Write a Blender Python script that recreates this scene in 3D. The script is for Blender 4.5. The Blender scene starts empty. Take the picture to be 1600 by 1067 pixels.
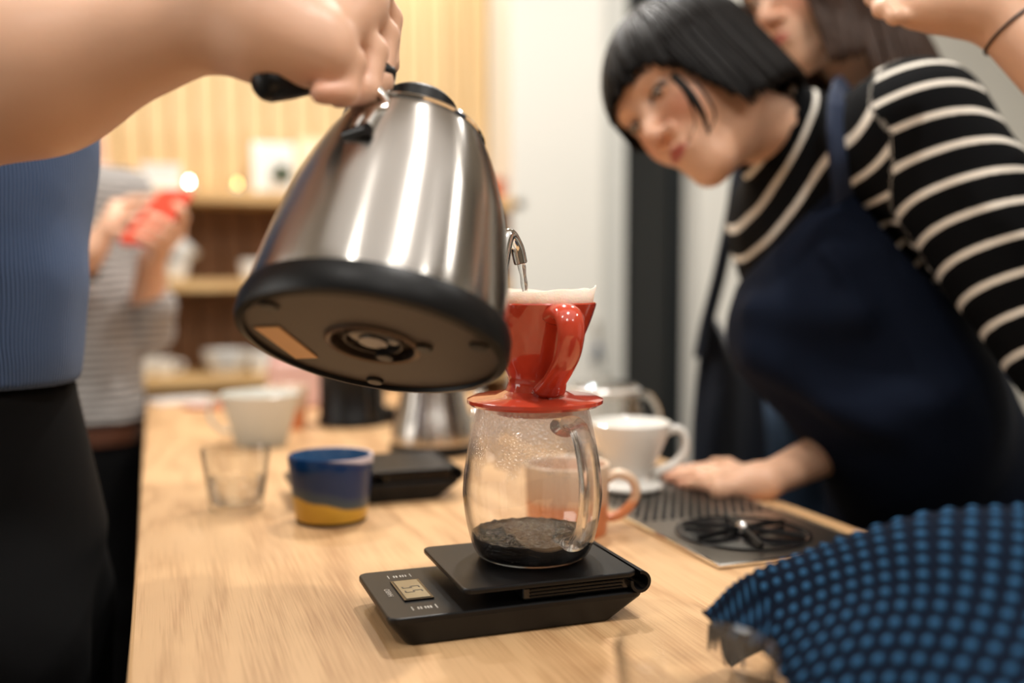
import bpy, math, random
import numpy as np
from mathutils import Matrix, Vector
random.seed(7); rng = np.random.default_rng(7)
PI = math.pi
SC = bpy.context.scene
COL = SC.collection

# ------------------------------------------------------------------ camera
F = 1556.0
PIT = math.atan(99.5/F); YAW = math.atan(556/F*math.cos(PIT))
CP = np.array([0.0, 0.0, 1.15])                       # 25 cm above the counter, held over its left edge
CR = np.array([math.cos(YAW), -math.sin(YAW), 0.0])
CF = np.array([math.sin(YAW)*math.cos(PIT), math.cos(YAW)*math.cos(PIT), -math.sin(PIT)])
CU = np.cross(CR, CF)
cd = bpy.data.cameras.new('camera'); cam = bpy.data.objects.new('camera', cd); COL.objects.link(cam)
m = Matrix(((CR[0], CU[0], -CF[0], CP[0]), (CR[1], CU[1], -CF[1], CP[1]), (CR[2], CU[2], -CF[2], CP[2]), (0, 0, 0, 1)))
cam.matrix_world = m
cd.sensor_width = 36; cd.lens = 36*F/1600; cd.clip_start = 0.02; cd.clip_end = 50
cd.dof.use_dof = True; cd.dof.focus_distance = 0.735; cd.dof.aperture_fstop = 2.0
SC.camera = cam
SC.view_settings.view_transform = 'Standard'; SC.view_settings.look = 'None'
SC.view_settings.gamma = 1.0; SC.view_settings.use_curve_mapping = False
SC.view_settings.exposure = -0.66
SC.cycles.transparent_max_bounces = 24; SC.cycles.max_bounces = 10
SC.cycles.sample_clamp_indirect = 6.0

# ------------------------------------------------------------------ light
def srgb(r, g, b):
    f = lambda c: (c/255/12.92) if c/255 <= .04045 else ((c/255+.055)/1.055)**2.4
    return (f(r), f(g), f(b), 1.0)
w = bpy.data.worlds.new('world'); SC.world = w; w.use_nodes = True
w.node_tree.nodes['Background'].inputs[0].default_value = (0.9, 0.86, 0.8, 1)
w.node_tree.nodes['Background'].inputs[1].default_value = 0.25
def area(name, loc, size, power, col=(1, .955, .895), aim=None, sy=None, disk=False):
    l = bpy.data.lights.new(name, 'AREA'); l.energy = power; l.color = col[:3]
    l.size = size
    if disk: l.shape = 'DISK'
    elif sy: l.shape = 'RECTANGLE'; l.size_y = sy
    o = bpy.data.objects.new(name, l); COL.objects.link(o); o.location = loc
    d = Vector(aim if aim is not None else (loc[0], loc[1], 0)) - Vector(loc)
    o.rotation_euler = d.to_track_quat('-Z', 'Y').to_euler()
    return o
CEIL = 2.75
DOWN = [(0.75, 1.75, 42), (-0.45, 1.45, 26), (0.55, 0.15, 26), (-0.7, -0.3, 12), (1.7, 2.3, 22), (0.2, 2.6, 24), (1.9, 0.2, 18), (0.1, -1.4, 16), (1.4, -1.4, 14)]
for i, (x, y, p) in enumerate(DOWN):
    area('downlight_lamp', (x, y, CEIL-.035), .09, p, disk=True)
area('overhead_fill', (0.3, -0.3, CEIL-.06), 2.6, 26, (1, .965, .92), sy=2.2)  # added broad soft fill below the ceiling, not a fixture of the room
area('left_fill', (-2.3, 1.0, 1.75), 1.3, 24, (1, .97, .93), aim=(1, .9, 1.1), sy=1.1)  # added fill from the left to brighten faces and the kettle's side
area('shelf_strip_light', (-0.25, 3.16, 2.28), 2.6, 7.5, (1, .90, .74), aim=(-0.25, 3.4, 1.5), sy=.05)

# ------------------------------------------------------------------ helpers
def at(px, py, d):                                     # a point seen at pixel (px, py), d metres ahead
    return CP + d*(CF + CR*(px-800)/F - CU*(py-533.5)/F)
def on(px, py, z=0.9):                                 # the point of a horizontal plane seen at a pixel
    v = at(px, py, 1) - CP
    return CP + v*(z-CP[2])/v[2]
def onY(px, py, Y):
    v = at(px, py, 1) - CP
    return CP + v*(Y-CP[1])/v[1]
def link(o, parent=None):
    COL.objects.link(o)
    if parent is not None: o.parent = parent
    return o
def tag(o, label=None, cat=None, group=None, kind=None):
    if label: o['label'] = label
    if cat: o['category'] = cat
    if group: o['group'] = group
    if kind: o['kind'] = kind
    return o
def thing(name, loc=(0, 0, 0), rz=0.0, label=None, cat=None, group=None):
    o = bpy.data.objects.new(name, None); o.empty_display_size = .05
    o.location = loc; o.rotation_euler = (0, 0, rz); link(o)
    bpy.context.view_layer.update()
    return tag(o, label, cat, group)
class MB:                                              # one mesh object, collected in pieces
    def __init__(s): s.v = []; s.f = []; s.n = 0
    def add(s, v, f, M=None):
        v = np.asarray(v, float)
        if M is not None:
            M = np.array(M); v = v@M[:3, :3].T + M[:3, 3]
        s.v.append(v); s.f += [[i+s.n for i in q] for q in f]; s.n += len(v); return s
    def box(s, a, b, M=None, taper=None):
        (x0, y0, z0), (x1, y1, z1) = a, b
        v = [(x0, y0, z0), (x1, y0, z0), (x1, y1, z0), (x0, y1, z0), (x0, y0, z1), (x1, y0, z1), (x1, y1, z1), (x0, y1, z1)]
        if taper:
            t = taper; v[0] = (x0+t, y0+t, z0); v[1] = (x1-t, y0+t, z0); v[2] = (x1-t, y1-t, z0); v[3] = (x0+t, y1-t, z0)
        return s.add(v, [(0, 3, 2, 1), (4, 5, 6, 7), (0, 1, 5, 4), (1, 2, 6, 5), (2, 3, 7, 6), (3, 0, 4, 7)], M)
    def lathe(s, prof, n=48, M=None, sq=None):         # prof: (r, z) list, r=0 closes
        rings = []; v = []; f = []
        for r, z in prof:
            if r <= 1e-6: rings.append([len(v)]); v.append((0, 0, z))
            else:
                rings.append(list(range(len(v), len(v)+n)))
                v += [(r*math.cos(2*PI*k/n), r*math.sin(2*PI*k/n), z) for k in range(n)]
        for a, b in zip(rings, rings[1:]):
            for k in range(n):
                k2 = (k+1) % n
                if len(a) == 1 and len(b) == 1: continue
                if len(a) == 1: f.append((a[0], b[k2], b[k]))
                elif len(b) == 1: f.append((a[k], a[k2], b[0]))
                else: f.append((a[k], a[k2], b[k2], b[k]))
        return s.add(v, f, M)
    def tube(s, pts, rad, n=10, M=None, flat=None, up=None, cap=True):
        P = np.array(pts, float); N = len(P)
        R = np.full(N, rad) if np.isscalar(rad) else np.array(rad, float)
        T = np.gradient(P, axis=0); T /= np.linalg.norm(T, axis=1)[:, None]+1e-12
        a = np.array(up if up is not None else (0, 0, 1.0))
        if up is None and abs(T[0]@a) > .9: a = np.array((1.0, 0, 0))
        v = []; f = []
        for i in range(N):
            b = a - T[i]*(a@T[i]); nb = np.linalg.norm(b)
            if nb < 1e-6: b = np.cross(T[i], (1, 0, 0)); nb = np.linalg.norm(b)
            b /= nb; c = np.cross(T[i], b)
            if up is None: a = b
            fl = 1.0 if flat is None else flat
            for k in range(n):
                t = 2*PI*k/n
                v.append(P[i]+R[i]*(fl*math.cos(t)*b+math.sin(t)*c))
        for i in range(N-1):
            for k in range(n):
                k2 = (k+1) % n
                f.append((i*n+k, i*n+k2, (i+1)*n+k2, (i+1)*n+k))
        if cap:
            f.append(tuple(range(n))[::-1]); f.append(tuple((N-1)*n+k for k in range(n)))
        return s.add(v, f, M)
    def prism(s, poly, z0, z1, M=None):                # poly: counter-clockwise (x, y)
        n = len(poly)
        v = [(x, y, z0) for x, y in poly]+[(x, y, z1) for x, y in poly]
        f = [tuple(range(n))[::-1], tuple(range(n, 2*n))]+[(k, (k+1) % n, n+(k+1) % n, n+k) for k in range(n)]
        return s.add(v, f, M)
    def build(s, name, mat, parent=None, smooth=True, bevel=0, auto=True, seg=2, sub=0):
        me = bpy.data.meshes.new(name); me.from_pydata(np.concatenate(s.v).tolist(), [], s.f); me.update()
        o = bpy.data.objects.new(name, me); link(o, parent)
        if mat: me.materials.append(mat)
        if smooth:
            for p in me.polygons: p.use_smooth = True
            if auto and hasattr(me, 'set_sharp_from_angle'): me.set_sharp_from_angle(angle=math.radians(38))
        if bevel:
            b = o.modifiers.new('b', 'BEVEL'); b.width = bevel; b.segments = seg; b.limit_method = 'ANGLE'; b.angle_limit = math.radians(30)
        if sub:
            b = o.modifiers.new('s', 'SUBSURF'); b.levels = sub; b.render_levels = sub
        return o
def smooth_path(pts, n=40):                            # Catmull-Rom through points (any dimension)
    P = np.array(pts, float); P = np.vstack([2*P[0]-P[1], P, 2*P[-1]-P[-2]]); out = []
    segs = len(P)-3
    for t in np.linspace(0, segs-1e-6, n):
        i = int(t); u = t-i; p0, p1, p2, p3 = P[i:i+4]
        out.append(.5*((2*p1)+(-p0+p2)*u+(2*p0-5*p1+4*p2-p3)*u*u+(-p0+3*p1-3*p2+p3)*u**3))
    return np.array(out)
def rounded(x0, y0, x1, y1, r, n=5):
    p = []
    for cx, cy, a in ((x1-r, y0+r, -90), (x1-r, y1-r, 0), (x0+r, y1-r, 90), (x0+r, y0+r, 180)):
        for k in range(n+1):
            t = math.radians(a+90*k/n); p.append((cx+r*math.cos(t), cy+r*math.sin(t)))
    return p

# ---- smooth implicit bodies: blended round cones and ellipsoids, meshed with surface nets
class SDF:
    def __init__(s, vox=.004): s.p = []; s.vox = vox; s.mod = None; s.ext = 0
    def cap(s, a, b, ra, rb=None, k=.01, op='u', M=None):
        a = np.array(a, float); b = np.array(b, float)
        if M is not None: a = M[:3, :3]@a+M[:3, 3]; b = M[:3, :3]@b+M[:3, 3]
        s.p.append(('c', a, b, ra, ra if rb is None else rb, k, op)); return s
    def chain(s, pts, rad, k=.01, M=None):
        for i in range(len(pts)-1): s.cap(pts[i], pts[i+1], rad[i], rad[i+1], k, 'u', M)
        return s
    def ell(s, c, r, R=None, k=.01, op='u', M=None):
        c = np.array(c, float); R = np.eye(3) if R is None else np.array(R)
        if M is not None: c = M[:3, :3]@c+M[:3, 3]; R = M[:3, :3]@R
        s.p.append(('e', c, R, np.array(r, float), None, k, op)); return s
    def bounds(s):
        lo = []; hi = []
        for q in s.p:
            if q[6] != 'u': continue
            if q[0] == 'c':
                r = max(q[3], q[4]); lo.append(np.minimum(q[1], q[2])-r); hi.append(np.maximum(q[1], q[2])+r)
            else: r = q[3].max(); lo.append(q[1]-r); hi.append(q[1]+r)
        e = 3*s.vox+s.ext+.004
        return np.min(lo, 0)-e, np.max(hi, 0)+e
    def field(s):
        lo, hi = s.bounds(); v = s.vox
        n = np.ceil((hi-lo)/v).astype(int)+1
        ax = [(lo[i]+np.arange(n[i])*v).astype(np.float32) for i in range(3)]
        f = np.full(n, 1.0, np.float32)
        for q in s.p:
            k = q[5]; mg = k+3*v+s.ext*1.6+.002
            if q[0] == 'c':
                r = max(q[3], q[4])+mg; l = np.minimum(q[1], q[2])-r; h = np.maximum(q[1], q[2])+r
            else: r = q[3].max()+mg; l = q[1]-r; h = q[1]+r
            i0 = np.clip(np.floor((l-lo)/v).astype(int), 0, n); i1 = np.clip(np.ceil((h-lo)/v).astype(int)+1, 0, n)
            if (i1 <= i0).any(): continue
            sl = tuple(slice(a, b) for a, b in zip(i0, i1))
            X = ax[0][sl[0]][:, None, None]; Y = ax[1][sl[1]][None, :, None]; Z = ax[2][sl[2]][None, None, :]
            if q[0] == 'c':
                a, b = q[1], q[2]; d = b-a; L = max(d@d, 1e-12)
                px, py, pz = X-a[0], Y-a[1], Z-a[2]
                t = np.clip((px*d[0]+py*d[1]+pz*d[2])/L, 0, 1)
                g = np.sqrt((px-t*d[0])**2+(py-t*d[1])**2+(pz-t*d[2])**2)-(q[3]+(q[4]-q[3])*t)
            else:
                c, R, rr = q[1], q[2], q[3]
                px, py, pz = X-c[0], Y-c[1], Z-c[2]
                u = [(px*R[0, j]+py*R[1, j]+pz*R[2, j])/rr[j] for j in range(3)]
                k0 = np.sqrt(u[0]**2+u[1]**2+u[2]**2)
                k1 = np.sqrt((u[0]/rr[0])**2+(u[1]/rr[1])**2+(u[2]/rr[2])**2)+1e-9
                g = k0*(k0-1)/k1
            o = f[sl]
            if q[6] == 'u':
                h_ = np.maximum(k-np.abs(o-g), 0)/max(k, 1e-6); f[sl] = np.minimum(o, g)-h_*h_*k*.25
            else:
                g = -g; h_ = np.maximum(k-np.abs(o-g), 0)/max(k, 1e-6); f[sl] = np.maximum(o, g)+h_*h_*k*.25
        if s.mod is not None:
            X, Y, Z = np.meshgrid(*ax, indexing='ij', sparse=True); f = s.mod(f, X, Y, Z).astype(np.float32)
        return f, lo
    def mesh(s):
        f, lo = s.field(); v = s.vox
        ins = f < 0; n = np.array(f.shape)
        c8 = [ins[i:n[0]-1+i, j:n[1]-1+j, k:n[2]-1+k] for i in (0, 1) for j in (0, 1) for k in (0, 1)]
        cnt = sum(c.astype(np.int8) for c in c8); act = (cnt > 0) & (cnt < 8)
        I = np.argwhere(act); idx = np.full(act.shape, -1, np.int32); idx[act] = np.arange(len(I))
        acc = np.zeros((len(I), 3)); num = np.zeros(len(I))
        cs = [(i, j, k) for i in (0, 1) for j in (0, 1) for k in (0, 1)]
        for a in range(8):
            for b in range(a+1, 8):
                df = np.subtract(cs[b], cs[a])
                if np.abs(df).sum() != 1: continue
                fa = f[I[:, 0]+cs[a][0], I[:, 1]+cs[a][1], I[:, 2]+cs[a][2]]; fb = f[I[:, 0]+cs[b][0], I[:, 1]+cs[b][1], I[:, 2]+cs[b][2]]
                mk = (fa < 0) != (fb < 0); t = np.where(mk, fa/np.where(mk, fa-fb, 1), 0)
                acc += mk[:, None]*(np.array(cs[a])+t[:, None]*df); num += mk
        V = lo+v*(I+acc/num[:, None])
        Q = []
        for axis in range(3):
            o1, o2 = [(1, 2), (2, 0), (0, 1)][axis]
            s0 = [slice(None)]*3; s1 = [slice(None)]*3; s0[axis] = slice(0, -1); s1[axis] = slice(1, None)
            ch = ins[tuple(s0)] != ins[tuple(s1)]; E = np.argwhere(ch)
            E = E[(E[:, o1] > 0) & (E[:, o2] > 0) & (E[:, o1] < n[o1]-1) & (E[:, o2] < n[o2]-1)]
            st = ins[tuple(E.T)]
            def cell(d1, d2):
                e = E.copy(); e[:, o1] -= d1; e[:, o2] -= d2; return idx[tuple(e.T)]
            q = np.stack([cell(1, 1), cell(0, 1), cell(0, 0), cell(1, 0)], 1)
            q[~st] = q[~st][:, ::-1]; Q.append(q)
        Q = np.concatenate(Q); Q = Q[(Q >= 0).all(1)]
        return V, Q
def mesh_obj(name, parts, mat, parent=None, col=None, attr=None):
    V = np.concatenate([p[0] for p in parts]); off = 0; Q = []
    for p in parts: Q.append(p[1]+off); off += len(p[0])
    Q = np.concatenate(Q).astype(np.int32)
    me = bpy.data.meshes.new(name)
    me.vertices.add(len(V)); me.vertices.foreach_set('co', V.astype(np.float32).ravel())
    me.loops.add(Q.size); me.loops.foreach_set('vertex_index', Q.ravel())
    me.polygons.add(len(Q)); me.polygons.foreach_set('loop_start', np.arange(0, Q.size, 4, dtype=np.int32))
    me.update(calc_edges=True)
    me.polygons.foreach_set('use_smooth', np.ones(len(Q), bool))
    if col is not None:
        a = me.color_attributes.new('Col', 'FLOAT_COLOR', 'POINT'); c = np.ones((len(V), 4), np.float32); c[:, :3] = col(V); a.data.foreach_set('color', c.ravel())
    if attr is not None:
        a = me.attributes.new('s', 'FLOAT', 'POINT'); a.data.foreach_set('value', attr(V).astype(np.float32))
    me.materials.append(mat)
    o = bpy.data.objects.new(name, me); link(o, parent)
    if parent is not None: o.matrix_parent_inverse = parent.matrix_world.inverted()
    return o
def kinv(o, parent):                                   # parent while keeping world-space mesh data
    o.parent = parent; o.matrix_parent_inverse = parent.matrix_world.inverted(); return o

# ------------------------------------------------------------------ materials
def N(nt, t, **kw):
    n = nt.nodes.new(t)
    for k, v in kw.items():
        if k in n.inputs: n.inputs[k].default_value = v
        else: setattr(n, k, v)
    return n
def pbr(name, c, rough=.5, metal=0, sss=0, coat=0, spec=.5, var=0, vs=40, bump=0, bs=200, aniso=0, sheen=0):
    mt = bpy.data.materials.new(name); mt.use_nodes = True; nt = mt.node_tree; b = nt.nodes['Principled BSDF']
    b.inputs['Base Color'].default_value = srgb(*c); b.inputs['Roughness'].default_value = rough; b.inputs['Metallic'].default_value = metal
    b.inputs['Specular IOR Level'].default_value = spec; b.inputs['Coat Weight'].default_value = coat; b.inputs['Coat Roughness'].default_value = .05
    if sss: b.inputs['Subsurface Weight'].default_value = sss; b.inputs['Subsurface Radius'].default_value = (1, .35, .2); b.inputs['Subsurface Scale'].default_value = .006
    if sheen: b.inputs['Sheen Weight'].default_value = sheen
    tc = N(nt, 'ShaderNodeTexCoord')
    nz = N(nt, 'ShaderNodeTexNoise', Scale=vs, Detail=4.0); nt.links.new(tc.outputs['Object'], nz.inputs['Vector'])
    mx = N(nt, 'ShaderNodeMixRGB', blend_type='MULTIPLY'); v = var or .05
    rp = N(nt, 'ShaderNodeMapRange'); rp.inputs['To Min'].default_value = 1-v; rp.inputs['To Max'].default_value = 1+v
    nt.links.new(nz.outputs['Fac'], rp.inputs['Value'])
    mx.inputs['Fac'].default_value = 1; mx.inputs['Color1'].default_value = srgb(*c); nt.links.new(rp.outputs[0], mx.inputs['Color2'])
    nt.links.new(mx.outputs[0], b.inputs['Base Color'])
    if bump:
        n2 = N(nt, 'ShaderNodeTexNoise', Scale=bs, Detail=3.0); nt.links.new(tc.outputs['Object'], n2.inputs['Vector'])
        bp = N(nt, 'ShaderNodeBump', Strength=bump, Distance=.001); nt.links.new(n2.outputs['Fac'], bp.inputs['Height']); nt.links.new(bp.outputs[0], b.inputs['Normal'])
    if aniso:
        b.inputs['Anisotropic'].default_value = aniso
        tg = N(nt, 'ShaderNodeTangent', direction_type='RADIAL', axis='Z'); nt.links.new(tg.outputs[0], b.inputs['Tangent']); b.inputs['Anisotropic Rotation'].default_value = .25
    return mt
def bsdf(mt): return mt.node_tree, mt.node_tree.nodes['Principled BSDF']
def glass_thin(name, tint=(1, 1, 1), edge=.55, rough=0.0, frost=None):
    mt = bpy.data.materials.new(name); mt.use_nodes = True; nt = mt.node_tree; nt.nodes.clear(); L = nt.links.new
    out = N(nt, 'ShaderNodeOutputMaterial'); tr = N(nt, 'ShaderNodeBsdfTransparent'); gl = N(nt, 'ShaderNodeBsdfGlossy'); gl.inputs['Roughness'].default_value = rough
    lw = N(nt, 'ShaderNodeLayerWeight', Blend=.5); pw = N(nt, 'ShaderNodeMath', operation='POWER'); L(lw.outputs['Facing'], pw.inputs[0]); pw.inputs[1].default_value = 4.5
    fr = N(nt, 'ShaderNodeMath', operation='MULTIPLY_ADD'); L(pw.outputs[0], fr.inputs[0]); fr.inputs[1].default_value = .8; fr.inputs[2].default_value = .06
    cr = N(nt, 'ShaderNodeValToRGB'); cr.color_ramp.elements[0].position = .55; cr.color_ramp.elements[0].color = (*tint, 1)
    cr.color_ramp.elements[1].position = 1; cr.color_ramp.elements[1].color = (tint[0]*edge, tint[1]*edge, tint[2]*edge, 1)
    L(lw.outputs['Facing'], cr.inputs[0]); L(cr.outputs[0], tr.inputs[0])
    mx = N(nt, 'ShaderNodeMixShader'); L(fr.outputs[0], mx.inputs[0]); L(tr.outputs[0], mx.inputs[1]); L(gl.outputs[0], mx.inputs[2])
    last = mx
    if frost is not None:                              # condensation above object height `frost`
        tc = N(nt, 'ShaderNodeTexCoord'); sx = N(nt, 'ShaderNodeSeparateXYZ'); L(tc.outputs['Object'], sx.inputs[0])
        n1 = N(nt, 'ShaderNodeTexNoise', Scale=45.0, Detail=3.0); L(tc.outputs['Object'], n1.inputs[0])
        ma = N(nt, 'ShaderNodeMath', operation='MULTIPLY_ADD'); L(n1.outputs['Fac'], ma.inputs[0]); ma.inputs[1].default_value = .07; L(sx.outputs[2], ma.inputs[2])
        mr = N(nt, 'ShaderNodeMapRange'); mr.inputs['From Min'].default_value = frost+.035; mr.inputs['From Max'].default_value = frost+.055; L(ma.outputs[0], mr.inputs[0])
        vo = N(nt, 'ShaderNodeTexVoronoi', Scale=420.0); L(tc.outputs['Object'], vo.inputs['Vector'])
        bp = N(nt, 'ShaderNodeBump', Strength=.9, Distance=.0012); L(vo.outputs['Distance'], bp.inputs['Height'])
        rf = N(nt, 'ShaderNodeBsdfTranslucent'); rf.inputs[0].default_value = (.92, .88, .85, 1)
        g2 = N(nt, 'ShaderNodeBsdfGlossy'); g2.inputs['Roughness'].default_value = .12; L(bp.outputs[0], g2.inputs['Normal']); L(bp.outputs[0], rf.inputs['Normal'])
        t2 = N(nt, 'ShaderNodeBsdfTransparent')
        m1 = N(nt, 'ShaderNodeMixShader'); m1.inputs[0].default_value = .35; L(rf.outputs[0], m1.inputs[1]); L(g2.outputs[0], m1.inputs[2])
        m2 = N(nt, 'ShaderNodeMixShader'); m2.inputs[0].default_value = .42; L(t2.outputs[0], m2.inputs[1]); L(m1.outputs[0], m2.inputs[2])
        m3 = N(nt, 'ShaderNodeMixShader'); L(mr.outputs[0], m3.inputs[0]); L(mx.outputs[0], m3.inputs[1]); L(m2.outputs[0], m3.inputs[2]); last = m3
    L(last.outputs[0], out.inputs[0]); return mt
def glass_solid(name, tint=(1, 1, 1), ior=1.47, rough=0, clear=.25):
    mt = bpy.data.materials.new(name); mt.use_nodes = True; nt = mt.node_tree; nt.nodes.clear(); L = nt.links.new
    out = N(nt, 'ShaderNodeOutputMaterial'); g = N(nt, 'ShaderNodeBsdfGlass', IOR=ior, Roughness=rough); g.inputs[0].default_value = (*tint, 1)
    t = N(nt, 'ShaderNodeBsdfTransparent'); mx = N(nt, 'ShaderNodeMixShader'); mx.inputs[0].default_value = clear
    L(g.outputs[0], mx.inputs[1]); L(t.outputs[0], mx.inputs[2]); L(mx.outputs[0], out.inputs[0]); return mt
def emis(name, c, s):
    mt = bpy.data.materials.new(name); mt.use_nodes = True; nt, b = bsdf(mt)
    b.inputs['Base Color'].default_value = srgb(*c); b.inputs['Emission Color'].default_value = srgb(*c); b.inputs['Emission Strength'].default_value = s; return mt
def wood(name, c1, c2, axis='Y', scale=1.0, rough=.45, bump=.12, var=.18, coat=0):
    mt = bpy.data.materials.new(name); mt.use_nodes = True; nt, b = bsdf(mt); L = nt.links.new
    tc = N(nt, 'ShaderNodeTexCoord'); mp = N(nt, 'ShaderNodeMapping'); L(tc.outputs['Object'], mp.inputs[0])
    k = {'X': (.12, 1, 1), 'Y': (1, .12, 1), 'Z': (1, 1, .12)}[axis]; mp.inputs['Scale'].default_value = tuple(v*scale for v in k)
    n1 = N(nt, 'ShaderNodeTexNoise', Scale=6.0, Detail=3.0, Distortion=.6); L(mp.outputs[0], n1.inputs[0])
    mu = N(nt, 'ShaderNodeMath', operation='MULTIPLY'); L(n1.outputs['Fac'], mu.inputs[0]); mu.inputs[1].default_value = 26
    fr = N(nt, 'ShaderNodeMath', operation='PINGPONG'); L(mu.outputs[0], fr.inputs[0]); fr.inputs[1].default_value = 1
    mp2 = N(nt, 'ShaderNodeMapping'); L(tc.outputs['Object'], mp2.inputs[0]); k2 = {'X': (.02, 1, 1), 'Y': (1, .02, 1), 'Z': (1, 1, .02)}[axis]; mp2.inputs['Scale'].default_value = k2
    n2 = N(nt, 'ShaderNodeTexNoise', Scale=620.0*scale, Detail=5.0); L(mp2.outputs[0], n2.inputs[0])
    n3 = N(nt, 'ShaderNodeTexNoise', Scale=2.2*scale, Detail=2.0); L(mp.outputs[0], n3.inputs[0])
    a1 = N(nt, 'ShaderNodeMath', operation='MULTIPLY_ADD'); L(fr.outputs[0], a1.inputs[0]); a1.inputs[1].default_value = .30; L(n2.outputs['Fac'], a1.inputs[2])
    a2 = N(nt, 'ShaderNodeMath', operation='MULTIPLY_ADD'); L(n3.outputs['Fac'], a2.inputs[0]); a2.inputs[1].default_value = .7; L(a1.outputs[0], a2.inputs[2])
    cr = N(nt, 'ShaderNodeValToRGB'); e = cr.color_ramp.elements; e[0].position = .62; e[0].color = srgb(*c2); e[1].position = 1.3 if 0 else 1.0; e[1].color = srgb(*c1)
    mr = N(nt, 'ShaderNodeMapRange'); mr.inputs['From Min'].default_value = .3; mr.inputs['From Max'].default_value = 1.35; L(a2.outputs[0], mr.inputs[0])
    e[0].position = .34; e[1].position = .80
    L(mr.outputs[0], cr.inputs[0]); L(cr.outputs[0], b.inputs['Base Color'])
    b.inputs['Roughness'].default_value = rough; b.inputs['Coat Weight'].default_value = coat
    bp = N(nt, 'ShaderNodeBump', Strength=bump, Distance=.0006); L(a1.outputs[0], bp.inputs['Height']); L(bp.outputs[0], b.inputs['Normal'])
    return mt
def knit(name, c, rib=300.0, axis=2, amp=.5, c2=None, hard=False, rough=.9):
    mt = pbr(name, c, rough, sheen=.1, spec=.15); nt, b = bsdf(mt); L = nt.links.new
    tc = N(nt, 'ShaderNodeTexCoord'); sx = N(nt, 'ShaderNodeSeparateXYZ'); L(tc.outputs['Object'], sx.inputs[0])
    nz = N(nt, 'ShaderNodeTexNoise', Scale=7.0, Detail=2.0); L(tc.outputs['Object'], nz.inputs[0])
    ad = N(nt, 'ShaderNodeMath', operation='MULTIPLY_ADD'); L(nz.outputs['Fac'], ad.inputs[0]); ad.inputs[1].default_value = .03
    if axis == 'h':
        a = N(nt, 'ShaderNodeMath', operation='ADD'); L(sx.outputs[0], a.inputs[0]); L(sx.outputs[1], a.inputs[1]); L(a.outputs[0], ad.inputs[2])
    else: L(sx.outputs[axis], ad.inputs[2])
    mu = N(nt, 'ShaderNodeMath', operation='MULTIPLY'); L(ad.outputs[0], mu.inputs[0]); mu.inputs[1].default_value = rib
    sn = N(nt, 'ShaderNodeMath', operation='SINE'); L(mu.outputs[0], sn.inputs[0])
    bp = N(nt, 'ShaderNodeBump', Strength=amp, Distance=.002); L(sn.outputs[0], bp.inputs['Height']); L(bp.outputs[0], b.inputs['Normal'])
    if c2:
        cr = N(nt, 'ShaderNodeValToRGB'); e = cr.color_ramp.elements; e[0].color = srgb(*c2); e[1].color = srgb(*c); e[0].position = .3; e[1].position = .7
        mr = N(nt, 'ShaderNodeMapRange'); mr.inputs['From Min'].default_value = -1; L(sn.outputs[0], mr.inputs[0]); L(mr.outputs[0], cr.inputs[0]); L(cr.outputs[0], b.inputs['Base Color'])
    return mt
def vcol(name, rough=.5, sss=.0, bump=0, bs=300):
    mt = pbr(name, (200, 150, 120), rough, sss=sss, bump=bump, bs=bs); nt, b = bsdf(mt)
    a = N(nt, 'ShaderNodeAttribute', attribute_name='Col')
    mx = [n for n in nt.nodes if n.type == 'MIX_RGB'][0]; nt.links.new(a.outputs['Color'], mx.inputs['Color1']); return mt
def striped(name, dark, light, pitch=.04, duty=.22):
    mt = pbr(name, dark, .9, spec=.12); nt, b = bsdf(mt); L = nt.links.new
    a = N(nt, 'ShaderNodeAttribute', attribute_name='s')
    dv = N(nt, 'ShaderNodeMath', operation='DIVIDE'); L(a.outputs['Fac'], dv.inputs[0]); dv.inputs[1].default_value = pitch
    fr = N(nt, 'ShaderNodeMath', operation='FRACT'); L(dv.outputs[0], fr.inputs[0])
    sb = N(nt, 'ShaderNodeMath', operation='SUBTRACT'); L(fr.outputs[0], sb.inputs[0]); sb.inputs[1].default_value = .5
    ab = N(nt, 'ShaderNodeMath', operation='ABSOLUTE'); L(sb.outputs[0], ab.inputs[0])
    lt = N(nt, 'ShaderNodeMapRange'); lt.inputs['From Min'].default_value = duty/2-.015; lt.inputs['From Max'].default_value = duty/2+.015
    lt.inputs['To Min'].default_value = 1; lt.inputs['To Max'].default_value = 0; L(ab.outputs[0], lt.inputs[0])
    mx = N(nt, 'ShaderNodeMixRGB'); L(lt.outputs[0], mx.inputs[0]); mx.inputs[1].default_value = srgb(*dark); mx.inputs[2].default_value = srgb(*light)
    L(mx.outputs[0], b.inputs['Base Color']); return mt

M_skin = vcol('skin', .45, .12, .15, 350)
M_hair = pbr('black_hair', (15, 11, 9), .45, spec=.16, var=.5, vs=90)
M_hairb = pbr('brown_hair', (58, 38, 26), .5, spec=.25, var=.5, vs=60)
M_wall = pbr('white_plaster', (224, 222, 214), .9, var=.02, vs=3, bump=.1, bs=120)
M_oak = wood('oak_worktop', (212, 172, 126), (168, 124, 82), 'Y', 1.0, .42, .2, coat=.08)
M_oakx = wood('oak_shelf', (224, 186, 130), (190, 146, 92), 'X', 1.0, .5, .1)
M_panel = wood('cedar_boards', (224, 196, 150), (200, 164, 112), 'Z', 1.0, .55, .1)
M_panel2 = wood('cedar_boards_shaded', (128, 88, 52), (92, 58, 34), 'Z', 1.0, .6, .1)  # same wood as above, browned to hold the shadow below the upper shelf
M_white = pbr('white_porcelain', (238, 236, 230), .18, coat=.4, var=.02)
M_blackpl = pbr('black_plastic', (9, 9, 10), .40, var=.08, vs=30, spec=.3, bump=.03, bs=900)
M_blackgl = pbr('gloss_black_plastic', (14, 14, 16), .22, coat=.2)
M_steel = pbr('brushed_steel', (188, 183, 177), .24, 1.0, aniso=.85, var=.03, vs=10)
M_chrome = pbr('polished_chrome', (222, 220, 216), .09, 1.0)
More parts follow.
